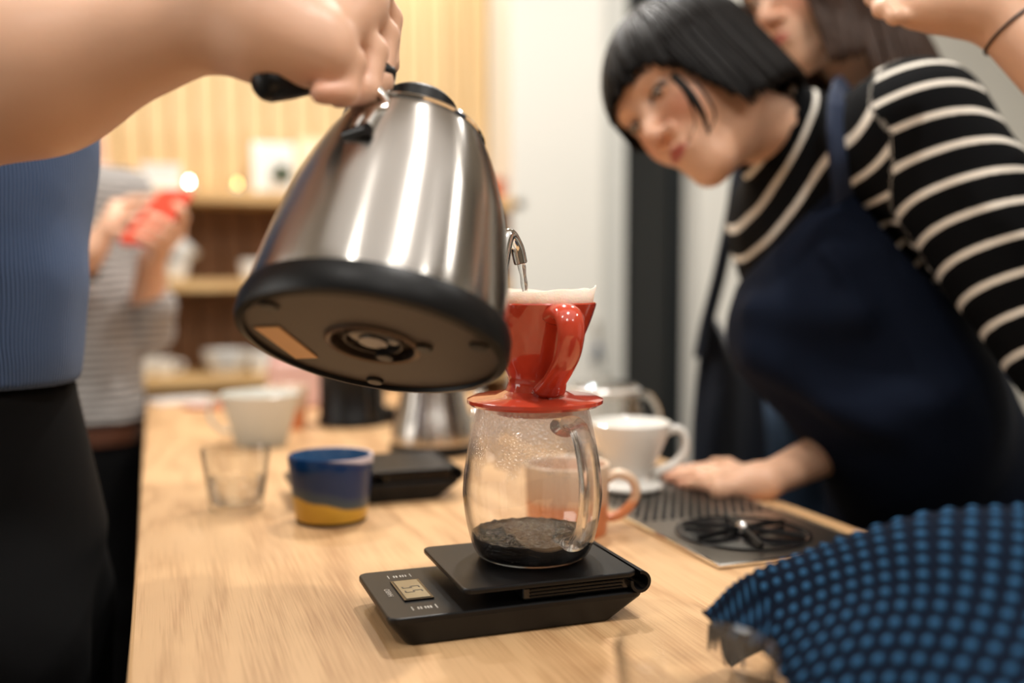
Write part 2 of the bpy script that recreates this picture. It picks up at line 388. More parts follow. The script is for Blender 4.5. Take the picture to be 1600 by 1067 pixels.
M_steelflat = pbr('satin_steel', (168, 160, 150), .32, 1.0, var=.1, vs=20, bump=.05, bs=200)
M_red = pbr('red_glaze', (192, 68, 46), .13, coat=.6, var=.08, vs=20, sss=0)
M_glass = glass_thin('clear_glass', (.985, .985, .98), edge=.45)
M_tumbler = glass_solid('drinking_glass', (.985, .985, .98), 1.45, 0, .72)
M_glassf = glass_thin('misted_glass', edge=.22, frost=.072)
M_handle = glass_solid('solid_glass', (.98, .97, .95))
M_paper = pbr('filter_paper', (240, 226, 212), .8, bump=.3, bs=500); bsdf(M_paper)[1].inputs['Subsurface Weight'].default_value = .3; bsdf(M_paper)[1].inputs['Subsurface Scale'].default_value = .004
M_coffee = pbr('black_coffee', (12, 6, 4), .08, spec=.45)
M_dark = pbr('dark_void', (16, 18, 20), .5)
M_water = glass_solid('water', (1, 1, 1), 1.33, 0, .4)

# ------------------------------------------------------------------ the setting
def struct(name, mb, mat, **k): return tag(mb.build(name, mat, smooth=False, **k), kind='structure')
RX0, RX1, RY0, RY1 = -2.4, 3.4, -2.6, 3.5
fl = struct('floor', MB().box((RX0, RY0, -.05), (RX1, RY1, 0)), pbr('grey_concrete_floor', (96, 88, 80), .6, var=.15, vs=4))
struct('ceiling', MB().box((RX0, RY0, CEIL), (RX1, RY1, CEIL+.05)), pbr('ceiling_paint', (214, 208, 198), .9))
struct('wall_back', MB().box((RX0, RY1, 0), (RX1, RY1+.1, CEIL)), M_wall)
struct('wall_left', MB().box((RX0-.1, RY0, 0), (RX0, RY1, CEIL)), M_wall)
struct('wall_right', MB().box((RX1, RY0, 0), (RX1+.1, RY1, CEIL)), M_wall)
struct('wall_front', MB().box((RX0, RY0-.1, 0), (RX1, RY0, CEIL)), pbr('dim_back_wall', (120, 108, 94), .9))
# downlight housings
for i, (x, y, p) in enumerate(DOWN):
    t = thing('ceiling_downlight', (x, y, CEIL), 0, 'round recessed downlight '+('above the far right edge of the counter', 'above the pouring person', 'above the front right of the counter', 'above the left walkway behind the camera', 'above the two women near the dark door', 'above the far end of the counter by the shelves', 'above the person at the right edge', 'behind the camera near the left of the back of the room', 'behind the camera to the right')[i], 'light', 'recessed ceiling downlights')
    MB().lathe([(.052, 0), (.068, -.004), (.068, -.008), (.05, -.008), (.046, -.002), (.046, 0)], 24).build('trim_ring', M_white, t)
# white pillar between the shelving and the dark door
pl = onY(800, 400, 3.1)[0]; pr = onY(984, 400, 3.1)[0]
struct('wall_pillar', MB().box((pl, 3.1, 0), (onY(943, 400, 3.1)[0], RY1, CEIL)), M_wall, bevel=.01)
struct('trim_1', MB().box((onY(943, 400, 3.1)[0], 3.14, 0), (pr+.003, RY1, CEIL)), pbr('shaded_white_trim', (206, 206, 200), .7), bevel=.004)  # white strip greyed so its colour carries the pillar's soft shade
# dark glazed door
dx1 = onY(1068, 400, 3.2)[0]; dx0 = pr+.01
dr = thing('door_1', ((dx0+dx1)/2, 3.2, 0)); tag(dr, kind='structure')
hw = (dx1-dx0)/2
M_door = pbr('black_door_paint', (10, 18, 21), .4); M_dglass = pbr('dark_door_glass', (22, 25, 26), .3, coat=.3)
MB().box((-hw, 0, 0), (-hw+.045, .06, 2.3)).box((hw-.045, 0, 0), (hw, .06, 2.3)).box((-hw+.045, 0, 2.22), (hw-.045, .06, 2.3)).box((-hw+.045, 0, 0), (hw-.045, .06, .1)).build('door_frame', M_door, dr, smooth=False, bevel=.004)
MB().box((-hw+.045, .02, .1), (hw-.045, .04, 2.22)).build('door_panel', M_dglass, dr, smooth=False)
struct('trim_2', MB().box((dx1+.001, 3.1, 0), (dx1+.03, RY1, CEIL)), M_wall)
struct('wall_side', MB().box((dx1+.03, 3.1, 0), (RX1, 3.2, CEIL)), M_wall)
struct('trim_3', MB().box((dx0-.01, 3.2, 2.3), (dx1, RY1, CEIL)), M_wall)

# ------------------------------------------------------------------ shelving cabinet
SY = 3.1; BY = 3.36
sx0 = -1.9; sx1 = onY(798, 300, SY)[0]
cab = thing('shelving_unit', ((sx0+sx1)/2, BY, 0), 0, 'tall open oak shelving unit against the back wall with lit upper board backing', 'shelf')
hx = (sx1-sx0)/2
z1 = onY(520, 303, SY)[2]; z2 = onY(310, 437, SY)[2]; z3 = onY(310, 588, SY)[2]
nb = 40; bw = 2*hx/nb
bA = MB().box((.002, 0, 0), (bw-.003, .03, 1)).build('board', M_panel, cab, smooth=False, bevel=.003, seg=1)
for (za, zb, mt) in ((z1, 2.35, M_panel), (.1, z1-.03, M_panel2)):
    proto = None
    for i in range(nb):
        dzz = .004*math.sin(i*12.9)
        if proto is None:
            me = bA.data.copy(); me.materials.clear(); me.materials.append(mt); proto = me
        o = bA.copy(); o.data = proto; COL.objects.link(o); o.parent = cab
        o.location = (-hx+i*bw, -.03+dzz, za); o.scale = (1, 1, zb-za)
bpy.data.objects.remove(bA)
for nm, z in (('shelf_board', z1), ('shelf_board', z2), ('shelf_board', z3), ('shelf_board', .12)):
    MB().box((-hx, SY-BY, z-.034), (hx+(.05 if z == z1 else 0), -.035, z)).build(nm, M_oakx, cab, smooth=False, bevel=.003)
for x in (-hx, hx-.02): MB().box((x, SY-BY+.005, 0), (x+.02, -.036, z1-.036)).build('side_panel', M_panel2, cab, smooth=False)
MB().box((-hx, SY-BY+.02, 2.35), (hx, -.0, 2.42)).build('top_valance', M_oakx, cab, smooth=False)
MB().box((-hx, -.0, 0), (hx, .02, 2.42)).build('back_panel', M_panel2, cab, smooth=False)

# ------------------------------------------------------------------ counter
CX0, CX1, CY0, CY1 = -.0228, .657, -.35, 2.2
ctr = thing('bar_counter', ((CX0+CX1)/2, (CY0+CY1)/2, 0), 0, 'long oak bar counter with pale grained worktop', 'counter')
cx, cy = (CX0+CX1)/2, (CY0+CY1)/2
MB().box((CX0-cx, CY0-cy, .86), (CX1-cx, CY1-cy, .9)).build('worktop', M_oak, ctr, smooth=False, bevel=.003)
MB().box((CX0-cx+.05, CY0-cy+.05, .06), (CX1-cx-.05, CY1-cy-.05, .859)).build('cabinet_body', pbr('dark_counter_base', (40, 34, 30), .6), ctr, smooth=False)
MB().box((CX0-cx+.09, CY0-cy+.09, 0), (CX1-cx-.09, CY1-cy-.09, .059)).build('plinth', M_dark, ctr, smooth=False)

# ------------------------------------------------------------------ rinser drip tray
dn = on(1125, 888); dl = on(955, 806); df = on(1042, 745); dX0, dX1 = dn[0], on(1312, 838)[0]; dY0, dY1 = dn[1], on(1040, 748)[1]+.06
dt = thing('drip_tray', ((dX0+dX1)/2, (dY0+dY1)/2, .9), 0, 'flat stainless steel drip tray with perforated half and pitcher rinser let into the counter', 'drip tray')
hx_, hy_ = (dX1-dX0)/2, (dY1-dY0)/2
rc = on(1160, 838); rcx, rcy = rc[0]-(dX0+dX1)/2, rc[1]-(dY0+dY1)/2; RR = .062
pts = rounded(-hx_, -hy_, hx_, hy_, .004, 3)
pm = MB().prism(pts, 0.0005, .0035); plate = pm.build('plate', M_steelflat, dt, smooth=False, bevel=.0008, seg=1)
fr_ = MB(); e = .004
fr_.box((-hx_-e, -hy_-e, .0003), (hx_+e, -hy_, .0045)).box((-hx_-e, hy_, .0003), (hx_+e, hy_+e, .0045)).box((-hx_-e, -hy_, .0003), (-hx_, hy_, .0045)).box((hx_, -hy_, .0003), (hx_+e, hy_, .0045))
fr_.build('rim', M_chrome, dt, smooth=False, bevel=.001, seg=1)
M_hole = pbr('drain_hole_dark', (18, 18, 18), .7)
hm = MB(); ny = 0
yy = rcy+RR+.012
while yy < hy_-.008:
    xx = -hx_+.01+(.005 if ny % 2 else 0)
    while xx < hx_-.008:
        hm.lathe([(.0034, .0036), (.0034, .0041), (.0026, .0041), (.0023, .0037), (0, .0037)], 8, Matrix.Translation((xx, yy, 0))); xx += .0105
    yy += .0092; ny += 1
tag(hm.build('drain_hole', M_hole, dt), kind='stuff')
RM = Matrix.Translation((rcx, rcy, 0))
MB().lathe([(RR+.003, .0036), (RR+.003, .005), (RR, .0055), (RR-.002, .0045), (RR-.002, .0038), (0, .0038)], 48, RM).build('rinser_well', M_blackgl, dt)
for k in range(6):
    a = k*PI/3+.25
    MB().tube([(.008*math.cos(a), .008*math.sin(a), .009), ((RR-.004)*math.cos(a), (RR-.004)*math.sin(a), .0068)], .0026, 8, RM, up=(0, 0, 1)).build('rinser_arm', M_blackpl, dt)
MB().lathe([(0, .0145), (.004, .014), (.0065, .0115), (.0075, .0075), (.0075, .005), (.0, .005)], 24, RM).build('water_jet', M_chrome, dt)
rcc = MB().lathe([(.0095, .0045), (.011, .006), (.0095, .0075), (.0076, .0075), (.0076, .0045)], 24, RM).build('jet_collar', M_blackgl, dt)

# ------------------------------------------------------------------ drip scale (two of them)
def make_scale(loc, rz, label, lx=.196, ly=.112):
    t = thing('drip_scale', loc, rz, label, 'scale')
    h = .022; q = .014
    body = MB(); a0 = rounded(q, .006, lx-.030, ly-.006, .006); a1 = rounded(0, 0, lx-.006, ly, .008); n = len(a0)
    z0, z_1, z_2 = 0.0006, h-.004, h
    v = [(x, y, z0) for x, y in a0]+[(x, y, z_1) for x, y in a1]+[(x, y, z_2) for x, y in a1]
    f = [tuple(range(n))[::-1], tuple(range(2*n, 3*n))]
    for s_ in (0, n): f += [(s_+k, s_+(k+1) % n, s_+n+(k+1) % n, s_+n+k) for k in range(n)]
    body.add(v, f).build('scale_body', M_blackpl, t, smooth=False, bevel=.0012)
    # platform hinged at the right with a rolled end
    px0 = .052
    MB().prism(rounded(px0, -.002, lx-.012, ly+.002, .007), h+.0115, h+.0155).build('weighing_platform', M_blackpl, t, smooth=False, bevel=.0012)
    MB().box((px0+.045, .004, h+.0005), (lx-.016, ly-.004, h+.011)).build('platform_support', M_blackgl, t, smooth=False, bevel=.002)
    for zz in (.003, .0055, .008): MB().box((px0+.05, .0025, h+zz), (lx-.022, .004, h+zz+.0012)).build('support_rib', M_blackpl, t, smooth=False)
    rl = MB(); P = []
    for k in range(22):
        a = math.radians(95-k*285/21); P.append((lx-.010+.0082*math.cos(a), h+.0073+.0082*math.sin(a)))
    Pi = [(lx-.010+(x-lx+.010)*.72, h+.0073+(z-h-.0073)*.72) for x, z in P]
    n = len(P); v = []
    for y in (-.002, ly+.002): v += [(x, y, z) for x, z in P]+[(x, y, z) for x, z in Pi]
    f = []
    for k in range(n-1):
        f += [(k, 2*n+k, 2*n+k+1, k+1), (n+k, n+k+1, 3*n+k+1, 3*n+k), (k, k+1, n+k+1, n+k), (2*n+k, 3*n+k, 3*n+k+1, 2*n+k+1)]
    f += [(0, n, 3*n, 2*n), (n-1, 3*n-1, 4*n-1, 2*n-1)]
    rl.add(v, f).build('rolled_end', M_blackpl, t)
    # display
    MB().box((.0185, ly/2-.023, h+.0002), (.040, ly/2+.023, h+.0013)).box((.0200, ly/2-.0215, h+.0010), (.0385, ly/2+.0215, h+.0014)).build('display_bezel', M_blackgl, t, smooth=False)
    MB().box((.0205, ly/2-.021, h+.0012), (.038, ly/2+.021, h+.0017)).build('display', pbr('display_lcd', (128, 124, 106), .12, coat=.6), t, smooth=False)
    M_pr = pbr('white_print', (205, 200, 190), .6); M_lcd = pbr('lcd_digits', (52, 50, 44), .4)
    # digit segments on the display, print beside it
    sg = MB()
    for i, yy in enumerate((-.004, .006)):
        y0 = ly/2-yy
        for (a, b, c, d) in ((.023, 0, .024, .004), (.029, 0, .030, .004), (.035, 0, .036, .004), (.024, 0, .029, .0008), (.030, .0032, .035, .004)):
            sg.box((a, y0+b-.002, h+.00165), (c, y0+d-.002, h+.00185))
    sg.build('display_digit', M_lcd, t, smooth=False)
    def pline(name, items):
        b_ = MB()
        for (a, b, c, d) in items: b_.box((a, b, h+.00005), (c, d, h+.00025))
        b_.build(name, M_pr, t, smooth=False)
    for y0 in (.017, ly-.019):
        it = [(.020, y0-.0035, .0206, y0+.004), (.037, y0-.0035, .0376, y0+.004)]
        for k in range(5): it += [(.024+k*.002+(.001 if k > 1 else 0), y0-.0022, .0250+k*.002+(.001 if k > 1 else 0), y0+.0022)]
        pline('printed_mark', it)
    def txt(s_, x, y, size, rot):
        c = bpy.data.curves.new('printed_word', 'FONT'); c.body = s_; c.size = size; c.align_x = 'CENTER'; c.align_y = 'CENTER'
        o = bpy.data.objects.new('printed_word', c); link(o, t); o.location = (x, y, h+.0004); o.rotation_euler = (0, 0, rot); c.materials.append(M_pr)
        bpy.context.view_layer.update(); me = bpy.data.meshes.new_from_object(o); n_ = bpy.data.objects.new('printed_word_', me); link(n_, t); n_.location = o.location; n_.rotation_euler = o.rotation_euler
        bpy.data.objects.remove(o); n_.name = 'printed_word'; tag(n_, kind='stuff'); return n_
    txt('HARIO', .0125, ly/2, .0058, PI/2)
    for x, y in ((.025, .014), (.025, ly-.014), (lx-.045, .014), (lx-.045, ly-.014)):
        MB().lathe([(0, 0), (.005, 0), (.005, .0008), (0, .0008)], 12, Matrix.Translation((x, y, 0))).build('rubber_foot', M_blackpl, t)
    return t
make_scale((.1415, .641, .9), 0, 'black drip scale with lit display under the glass coffee server')
s2 = on(583, 779)
s2r = on(727, 748, .9225); make_scale((s2r[0]-.19, s2r[1], .9), .0, 'second black drip scale lying behind the blue and yellow cup', lx=.19)

# ------------------------------------------------------------------ glass server with coffee
SX, SYY, SZ = .2665, .701, .9382
sv = thing('coffee_server', (SX, SYY, SZ), 0, 'clear glass coffee server with a little black coffee standing on the front scale', 'coffee server')
outer = [(0, 0), (.036, 0), (.042, .003), (.0465, .012), (.0505, .028), (.0528, .045), (.0527, .056), (.0510, .072), (.0475, .092), (.0440, .108), (.0425, .114), (.0432, .1165)]
inner = [(r-.0016, z+(.0022 if i < 2 else .0003)) for i, (r, z) in enumerate(outer[1:], 1)][::-1]
inner = [(max(r, .001), z) for r, z in inner]+[(0, .0022)]
sp = smooth_path(outer[1:], 40); si = [(r-.0016, max(z, .0022)) for r, z in sp[::-1]]
MB().lathe([(0, 0)]+[tuple(p) for p in sp]+[tuple(p) for p in si]+[(0, .0022)], 96).build('glass_body', M_glassf, sv)
# coffee: fills the bottom, wavy meniscus
cv = MB(); nth, lev = 72, .017
prof = [(r-.0019, z) for r, z in sp if z < lev]
v = []; f = []; v.append((0, 0, .0026))
rings = []
for r, z in [(max(.004, r), max(z, .0026)) for r, z in prof]:
    rings.append(len(v)); v += [(r*math.cos(2*PI*k/nth), r*math.sin(2*PI*k/nth), z) for k in range(nth)]
rl_ = prof[-1][0]+.0006
for q in range(24):
    rr = rl_*(1-q/24); rings.append(len(v))
    for k in range(nth):
        a = 2*PI*k/nth; x, y = rr*math.cos(a), rr*math.sin(a)
        z = lev+.0007*math.sin(420*x+1.3*math.sin(390*y))*math.cos(460*y+2)+.0004*math.sin(700*x+430*y)+(.0012 if q == 0 else 0)
        v.append((x, y, z))
rings.append(len(v)); v.append((0, 0, lev))
for k in range(nth): f.append((0, rings[0]+(k+1) % nth, rings[0]+k))
for a, b in zip(rings, rings[1:-1]):
    for k in range(nth): f.append((a+k, a+(k+1) % nth, b+(k+1) % nth, b+k))
for k in range(nth): f.append((rings[-2]+k, rings[-2]+(k+1) % nth, rings[-1]))
cf = cv.add(v, f).build('coffee', M_coffee, sv, auto=False)
nt, b = bsdf(M_coffee); tc = N(nt, 'ShaderNodeTexCoord'); nz = N(nt, 'ShaderNodeTexNoise', Scale=330.0, Detail=3.0, Distortion=1.0); nt.links.new(tc.outputs['Object'], nz.inputs[0])
bp = N(nt, 'ShaderNodeBump', Strength=.8, Distance=.003); nt.links.new(nz.outputs['Fac'], bp.inputs['Height']); nt.links.new(bp.outputs[0], b.inputs['Normal'])
# coffee surface bubbles
bm_ = MB()
for k in range(46):
    a = random.uniform(2.6, 4.6); r = random.uniform(.026, .041); s_ = random.uniform(.0008, .0018)
    bm_.lathe([(0, s_)]+[(s_*math.cos(t), s_*math.sin(t)) for t in (1.1, .7, .3, 0)], 8, Matrix.Translation((r*math.cos(a), r*math.sin(a), lev+.0005)))
tag(bm_.build('coffee_bubble', M_glass, sv), kind='stuff')
# solid glass handle towards the camera, right of centre
toCam = math.atan2(-SYY, -SX); ha = toCam+.52
hd = np.array([math.cos(ha), math.sin(ha), 0])
hp = [hd*r+np.array([0, 0, z]) for r, z in ((.046, .105), (.054, .109), (.064, .107), (.073, .094), (.0785, .074), (.079, .055), (.074, .037), (.064, .025), (.055, .022), (.049, .026))]
hs = smooth_path(hp, 44)
hr = [.0062 if i in (0,) else .0052 for i in range(44)]; hr[0] = hr[-1] = .008; hr[1] = hr[-2] = .0068
MB().tube(hs, hr, 16, flat=1.5, up=tuple(np.cross(hd, (0, 0, 1)))).build('handle', M_handle, sv, auto=False)

# ------------------------------------------------------------------ red dripper
DZ = SZ+.1170
dp = thing('coffee_dripper', (SX+.002, SYY, DZ), 0, 'glossy red ceramic cone dripper sitting on top of the glass server', 'dripper')
sk = [(.0, -.006), (.029, -.008), (.030, -.001), (.049, -.001), (.0515, .001), (.0515, .0035), (.047, .0055), (.030, .0065), (.0225, .010), (.0205, .016), (.0215, .022), (.0265, .031), (.0330, .043), (.0385, .054), (.0425, .064), (.0452, .072), (.0462, .0755), (.0455, .0765), (.0440, .0750), (.0405, .064), (.0300, .044), (.0190, .022), (.010, .010), (.010, -.004), (0, -.004)]
kk = smooth_path(sk[8:17], 30)
MB().lathe(sk[:8]+[tuple(p) for p in kk]+sk[17:], 96).build('cone', M_red, dp)
ha2 = toCam+.42; h2 = np.array([math.cos(ha2), math.sin(ha2), 0])
h2p = smooth_path([h2*r+np.array([0, 0, z]) for r, z in ((.040, .068), (.050, .0705), (.059, .066), (.0615, .054), (.056, .040), (.044, .028), (.034, .020), (.026, .013))], 36)
h2r = np.interp(np.linspace(0, 1, 36), [0, .15, .5, .85, 1], [.0078, .0066, .0056, .0058, .0075])
MB().tube(h2p, h2r, 18, flat=1.75, up=tuple(np.cross(h2, (0, 0, 1)))).build('handle', M_red, dp, auto=False)
# filter paper
fpx = MB(); nA = 90; rows = [(.012, .012), (.025, .040), (.040, .066), (.0435, .0765), (.0445, .0855)]
v = []; f = []
for j, (r, z) in enumerate(rows):
    for k in range(nA):
        a = 2*PI*k/nA; top = j == len(rows)-1
        wv = .0005*math.sin(a*7)+.0003*math.sin(a*17+1)
        rr = r+wv*(j/3); zz = z
        if top: zz += .0010*math.sin(a*4+.7)+.0004*math.sin(a*11)+.0045*math.exp(-((a-5.75)/.30)**2); rr += .0015*math.exp(-((a-5.9)/.3)**2)
        v.append((rr*math.cos(a), rr*math.sin(a), zz))
for j in range(len(rows)-1):
    for k in range(nA): f.append((j*nA+k, j*nA+(k+1) % nA, (j+1)*nA+(k+1) % nA, (j+1)*nA+k))
fp = fpx.add(v, f).build('paper_filter', M_paper, None, auto=False); fp.location = (SX+.002, SYY, DZ)
sm = fp.modifiers.new('s', 'SOLIDIFY'); sm.thickness = .0005
tag(fp, 'white paper coffee filter standing out of the red dripper', 'filter paper')
cg = MB().lathe([(0, .052), (.015, .0515), (.028, .053), (.0335, .055), (.030, .045), (.012, .015), (0, .014)], 40).build('coffee_grounds', pbr('wet_grounds', (44, 26, 18), .5, var=.4, vs=300, bump=1, bs=600)); cg.location = (SX+.002, SYY, DZ)
tag(cg, 'wet brown coffee grounds inside the paper filter in the dripper', 'coffee grounds', kind='stuff')

# ------------------------------------------------------------------ electric kettle being poured
a_c = np.array([.128, .91, .355]); AX = a_c[0]*CR+a_c[1]*CU+a_c[2]*CF; AX /= np.linalg.norm(AX)
P0 = at(581, 545, .61)
tipv = at(806, 390, .745)-P0; SD = tipv-AX*(tipv@AX); TR = np.linalg.norm(SD); TH = tipv@AX; SD /= TR
SDy = np.cross(AX, SD); AXL = AX*.95; TH /= .95
KM = Matrix(((SD[0], SDy[0], AXL[0], P0[0]), (SD[1], SDy[1], AXL[1], P0[1]), (SD[2], SDy[2], AXL[2], P0[2]), (0, 0, 0, 1)))
kt = bpy.data.objects.new('electric_kettle', None); link(kt); kt.matrix_world = KM; bpy.context.view_layer.update()
kt.empty_display_size = .05
tag(kt, 'large brushed steel gooseneck kettle held tilted in the air over the dripper', 'kettle')
kp = smooth_path([(.0815, .0215), (.0810, .030), (.0785, .050), (.0745, .075), (.0700, .100), (.0632, .123), (.0565, .141), (.0505, .154), (.0470, .1600)], 40)
MB().lathe([(0, .02), (.080, .02)]+[tuple(p) for p in kp]+[(.0450, .1610), (.0445, .1640), (.0420, .1650), (0, .1635)], 96).build('steel_body', M_steel, kt)
MB().lathe([(.0785, .0), (.0835, .0012), (.0848, .005), (.0845, .016), (.0828, .0215), (.0795, .0218), (.078, .018), (.0775, .004), (.0785, 0)], 96).build('base_band', M_blackpl, kt)
M_kb = pbr('kettle_bottom', (46, 36, 29), .5, var=.12, vs=15)
MB().lathe([(0, .0085), (.017, .0085), (.0172, .004), (.0185, .004), (.0187, .0095), (.026, .0095), (.0262, .0022), (.0300, .0022), (.0302, .0035), (.0784, .0030), (.0784, .012), (0, .012)], 72).build('bottom_plate', M_kb, kt)
MB().lathe([(.0265, .0018), (.0285, .0008), (.0300, .0020), (.0300, .0040), (.0265, .0040)], 60).build('socket_ring', pbr('socket_ring_tan', (84, 62, 44), .4), kt)
MB().lathe([(0, .004), (.009, .004), (.0095, .0055), (.016, .0065), (.016, .0084), (0, .0084)], 32).build('power_socket', M_blackgl, kt)
def klocal(p): return np.array(KM.inverted())@np.append(p, 1)
def bottom_pt(px, py):                                 # ray onto the kettle's bottom plane
    v = at(px, py, 1)-CP; t = ((P0-CP)@AX)/(v@AX); q = klocal(CP+v*t); return q[:2]
for (px, py) in ((408, 480), (747, 548), (585, 603), (600, 563), (660, 550)):
    q = bottom_pt(px, py); q = q*min(1, .070/np.linalg.norm(q))
    MB().lathe([(0, .001), (.005, .001), (.006, .002), (.006, .0032), (0, .0032)], 16, Matrix.Translation((q[0], q[1], 0))).build('rubber_foot', M_blackpl, kt)
q4 = np.array([bottom_pt(*p) for p in ((391, 515), (432, 514), (499, 566), (462, 567))])
c4 = q4.mean(0); q4 = c4+(q4-c4)*.92
q4 = [tuple(p*min(1, .074/np.linalg.norm(p))) for p in q4]
if np.cross(np.subtract(q4[1], q4[0]), np.subtract(q4[2], q4[1])) < 0: q4 = q4[::-1]
MB().prism(q4, .0022, .0031).build('rating_label', pbr('tan_label', (205, 160, 112), .5), kt, smooth=False)
MB().lathe([(.037, .1635), (.038, .1665), (.0360, .1690), (.0, .1700)], 48).build('lid', M_steel, kt)
MB().lathe([(.0235, .1692), (.0262, .1710), (.0262, .1860), (.0225, .1900), (0, .1910)], 48).build('lid_knob', M_blackpl, kt)
MB().lathe([(.0477, .1595), (.0488, .1608), (.0480, .1622), (.0450, .1622), (.0450, .1598)], 64).build('neck_ring', M_chrome, kt)
spn = smooth_path([(.066, 0, .034), (.086, 0, .032), (.101, 0, .042), (.108, 0, .065), (.108, 0, .092), (.108, 0, .112), (TR-.012, 0, TH+.006), (TR, 0, TH+.003), (TR+.008, 0, TH-.008)], 50)
spr = np.interp(np.linspace(0, 1, 50), [0, .15, .5, .8, 1], [.013, .009, .0068, .0055, .0052])
MB().tube(spn, spr, 18, up=(0, 1, 0)).build('gooseneck_spout', M_chrome, kt)
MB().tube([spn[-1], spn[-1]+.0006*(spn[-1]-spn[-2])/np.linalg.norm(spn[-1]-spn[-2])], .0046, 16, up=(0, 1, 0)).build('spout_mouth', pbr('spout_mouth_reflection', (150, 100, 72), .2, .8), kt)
# handle: bracket wires on the upper body, black grip running back under the hand
gA = klocal(at(612, 118, .655))[:3]; gB = klocal(at(560, 108, .640))[:3]; gC = klocal(at(480, 122, .612))[:3]; gD = klocal(at(402, 133, .585))[:3]
bk1 = klocal(at(596, 168, .620))[:3]; bk2 = klocal(at(560, 208, .592))[:3]
grip = smooth_path([gA, gB, gC, gD], 30)
gr = np.interp(np.linspace(0, 1, 30), [0, .1, .5, .8, .95, 1], [.006, .0085, .0095, .0115, .0115, .006])
MB().tube(grip, gr, 16).build('grip', M_blackpl, kt, auto=False)
for off in (-.006, .006):
    o_ = np.array([0, off, 0])
    MB().tube(smooth_path([gB+o_, (np.array(gB)+bk1)/2+o_+(-.004, 0, 0), bk1+o_, (bk1+bk2)/2+o_+(-.002, 0, .002), bk2+o_], 22), .0028, 10).build('handle_bracket', M_chrome, kt, auto=False)
MB().tube(smooth_path([gA, np.array(gA)+(0, 0, -.012), klocal(at(600, 150, .64))[:3], klocal(at(603, 172, .632))[:3]], 16), .0032, 10).build('handle_bracket', M_chrome, kt, auto=False)
MB().tube([bk2+np.array([-.001, -.009, 0]), bk2+np.array([-.001, .009, 0])], .0042, 12).build('bracket_pin', M_blackgl, kt)
# water
tp = np.array(KM@Vector((*spn[-1], 1)))[:3]; tdir = np.array((KM.to_3x3()@Vector(spn[-1]-spn[-3])))
tdir /= np.linalg.norm(tdir)
L_ = []
for k in range(26):
    t = k/25; L_.append(tp+tdir*.006*min(1, t*3)+np.array([CR[0], CR[1], 0])*.0030*math.sqrt(t)+np.array([0, 0, -.042*t]))
wm = MB().tube(L_, [.0030-.0014*min(1, t*1.5)+.0003*math.sin(t*30) for t in np.linspace(0, 1, 26)], 12).build('water_stream', M_water, None, auto=False)
tag(wm, 'thin stream of clear water falling from the kettle spout into the filter', 'water')
# ------------------------------------------------------------------ people
SK = np.array(srgb(222, 176, 146)[:3]); SKD = np.array(srgb(196, 128, 98)[:3]); LIP = np.array(srgb(176, 84, 74)[:3]); BRW = np.array(srgb(52, 38, 32)[:3]); NAIL = np.array(srgb(226, 178, 152)[:3])
def cam_vec(r, u, t): return CR*r + CU*u - CF*t        # right, up, towards the viewer
def frame(c, Fv, Uv):                                  # head frame: x right, y face, z crown
    Fv = Fv/np.linalg.norm(Fv); Rv = np.cross(Fv, Uv); Rv /= np.linalg.norm(Rv); Uv = np.cross(Rv, Fv)
    M = np.eye(4); M[:3, 0] = Rv; M[:3, 1] = Fv; M[:3, 2] = Uv; M[:3, 3] = c; return M
def head_prims(s, M, closed=.8):
    s.ell((0, -.012, .030), (.0745, .092, .084), k=.01, M=M)
    s.ell((0, .022, -.030), (.058, .062, .078), k=.03, M=M)
    s.ell((0, .052, .030), (.056, .040, .042), k=.03, M=M)
    for x in (-1, 1):
        s.ell((x*.036, .046, -.026), (.027, .032, .030), k=.02, M=M)
        s.cap((x*.047, -.005, -.058), (x*.016, .058, -.093), .016, .013, k=.028, M=M)
    s.ell((0, .064, -.094), (.020, .018, .017), k=.022, M=M)
    s.ell((0, .074, -.060), (.026, .018, .024), k=.02, M=M)
    for x in (-1, 1):
        s.ell((x*.031, .094, .008), (.017, .014, .011), k=.014, op='s', M=M)
        s.cap((x*.018, .086, .029), (x*.046, .072, .030), .0075, .006, k=.014, M=M)
    s.cap((0, .083, .012), (0, .104, -.026), .0065, .0095, k=.014, M=M)
    s.ell((0, .1035, -.031), (.0105, .0095, .009), k=.006, M=M)
    for x in (-1, 1):
        s.ell((x*.0125, .092, -.034), (.0075, .010, .0075), k=.006, M=M)
        s.ell((x*.0065, .0985, -.041), (.0032, .005, .003), k=.002, op='s', M=M)
        s.ell((x*.031, .0765, .008), (.0148, .0118, .0122), k=.003, M=M)
        s.ell((x*.031, .089, .008-.004*closed), (.0125, .006, .0022+.003*(1-closed)), k=.0015, op='s', M=M)
    s.cap((-.014, .088, -.0585), (0, .0935, -.0565), .0042, .0052, k=.004, M=M); s.cap((.014, .088, -.0585), (0, .0935, -.0565), .0042, .0052, k=.004, M=M)
    s.cap((-.013, .0875, -.0660), (.013, .0875, -.0660), .0052, .0052, k=.004, M=M); s.ell((0, .0905, -.067), (.011, .006, .0055), k=.004, M=M)
    s.cap((-.021, .0875, -.0622), (.021, .0875, -.0622), .0016, k=.0025, op='s', M=M); s.cap((-.010, .0965, -.0620), (.010, .0965, -.0620), .0022, k=.002, op='s', M=M)
    for x in (-1, 1):                                  # ears
        s.ell((x*.0765, -.008, -.006), (.008, .017, .030), R=np.array(Matrix.Rotation(-x*.35, 3, 'Z')), k=.008, M=M)
        s.ell((x*.0845, -.004, -.004), (.005, .009, .017), k=.003, op='s', M=M)
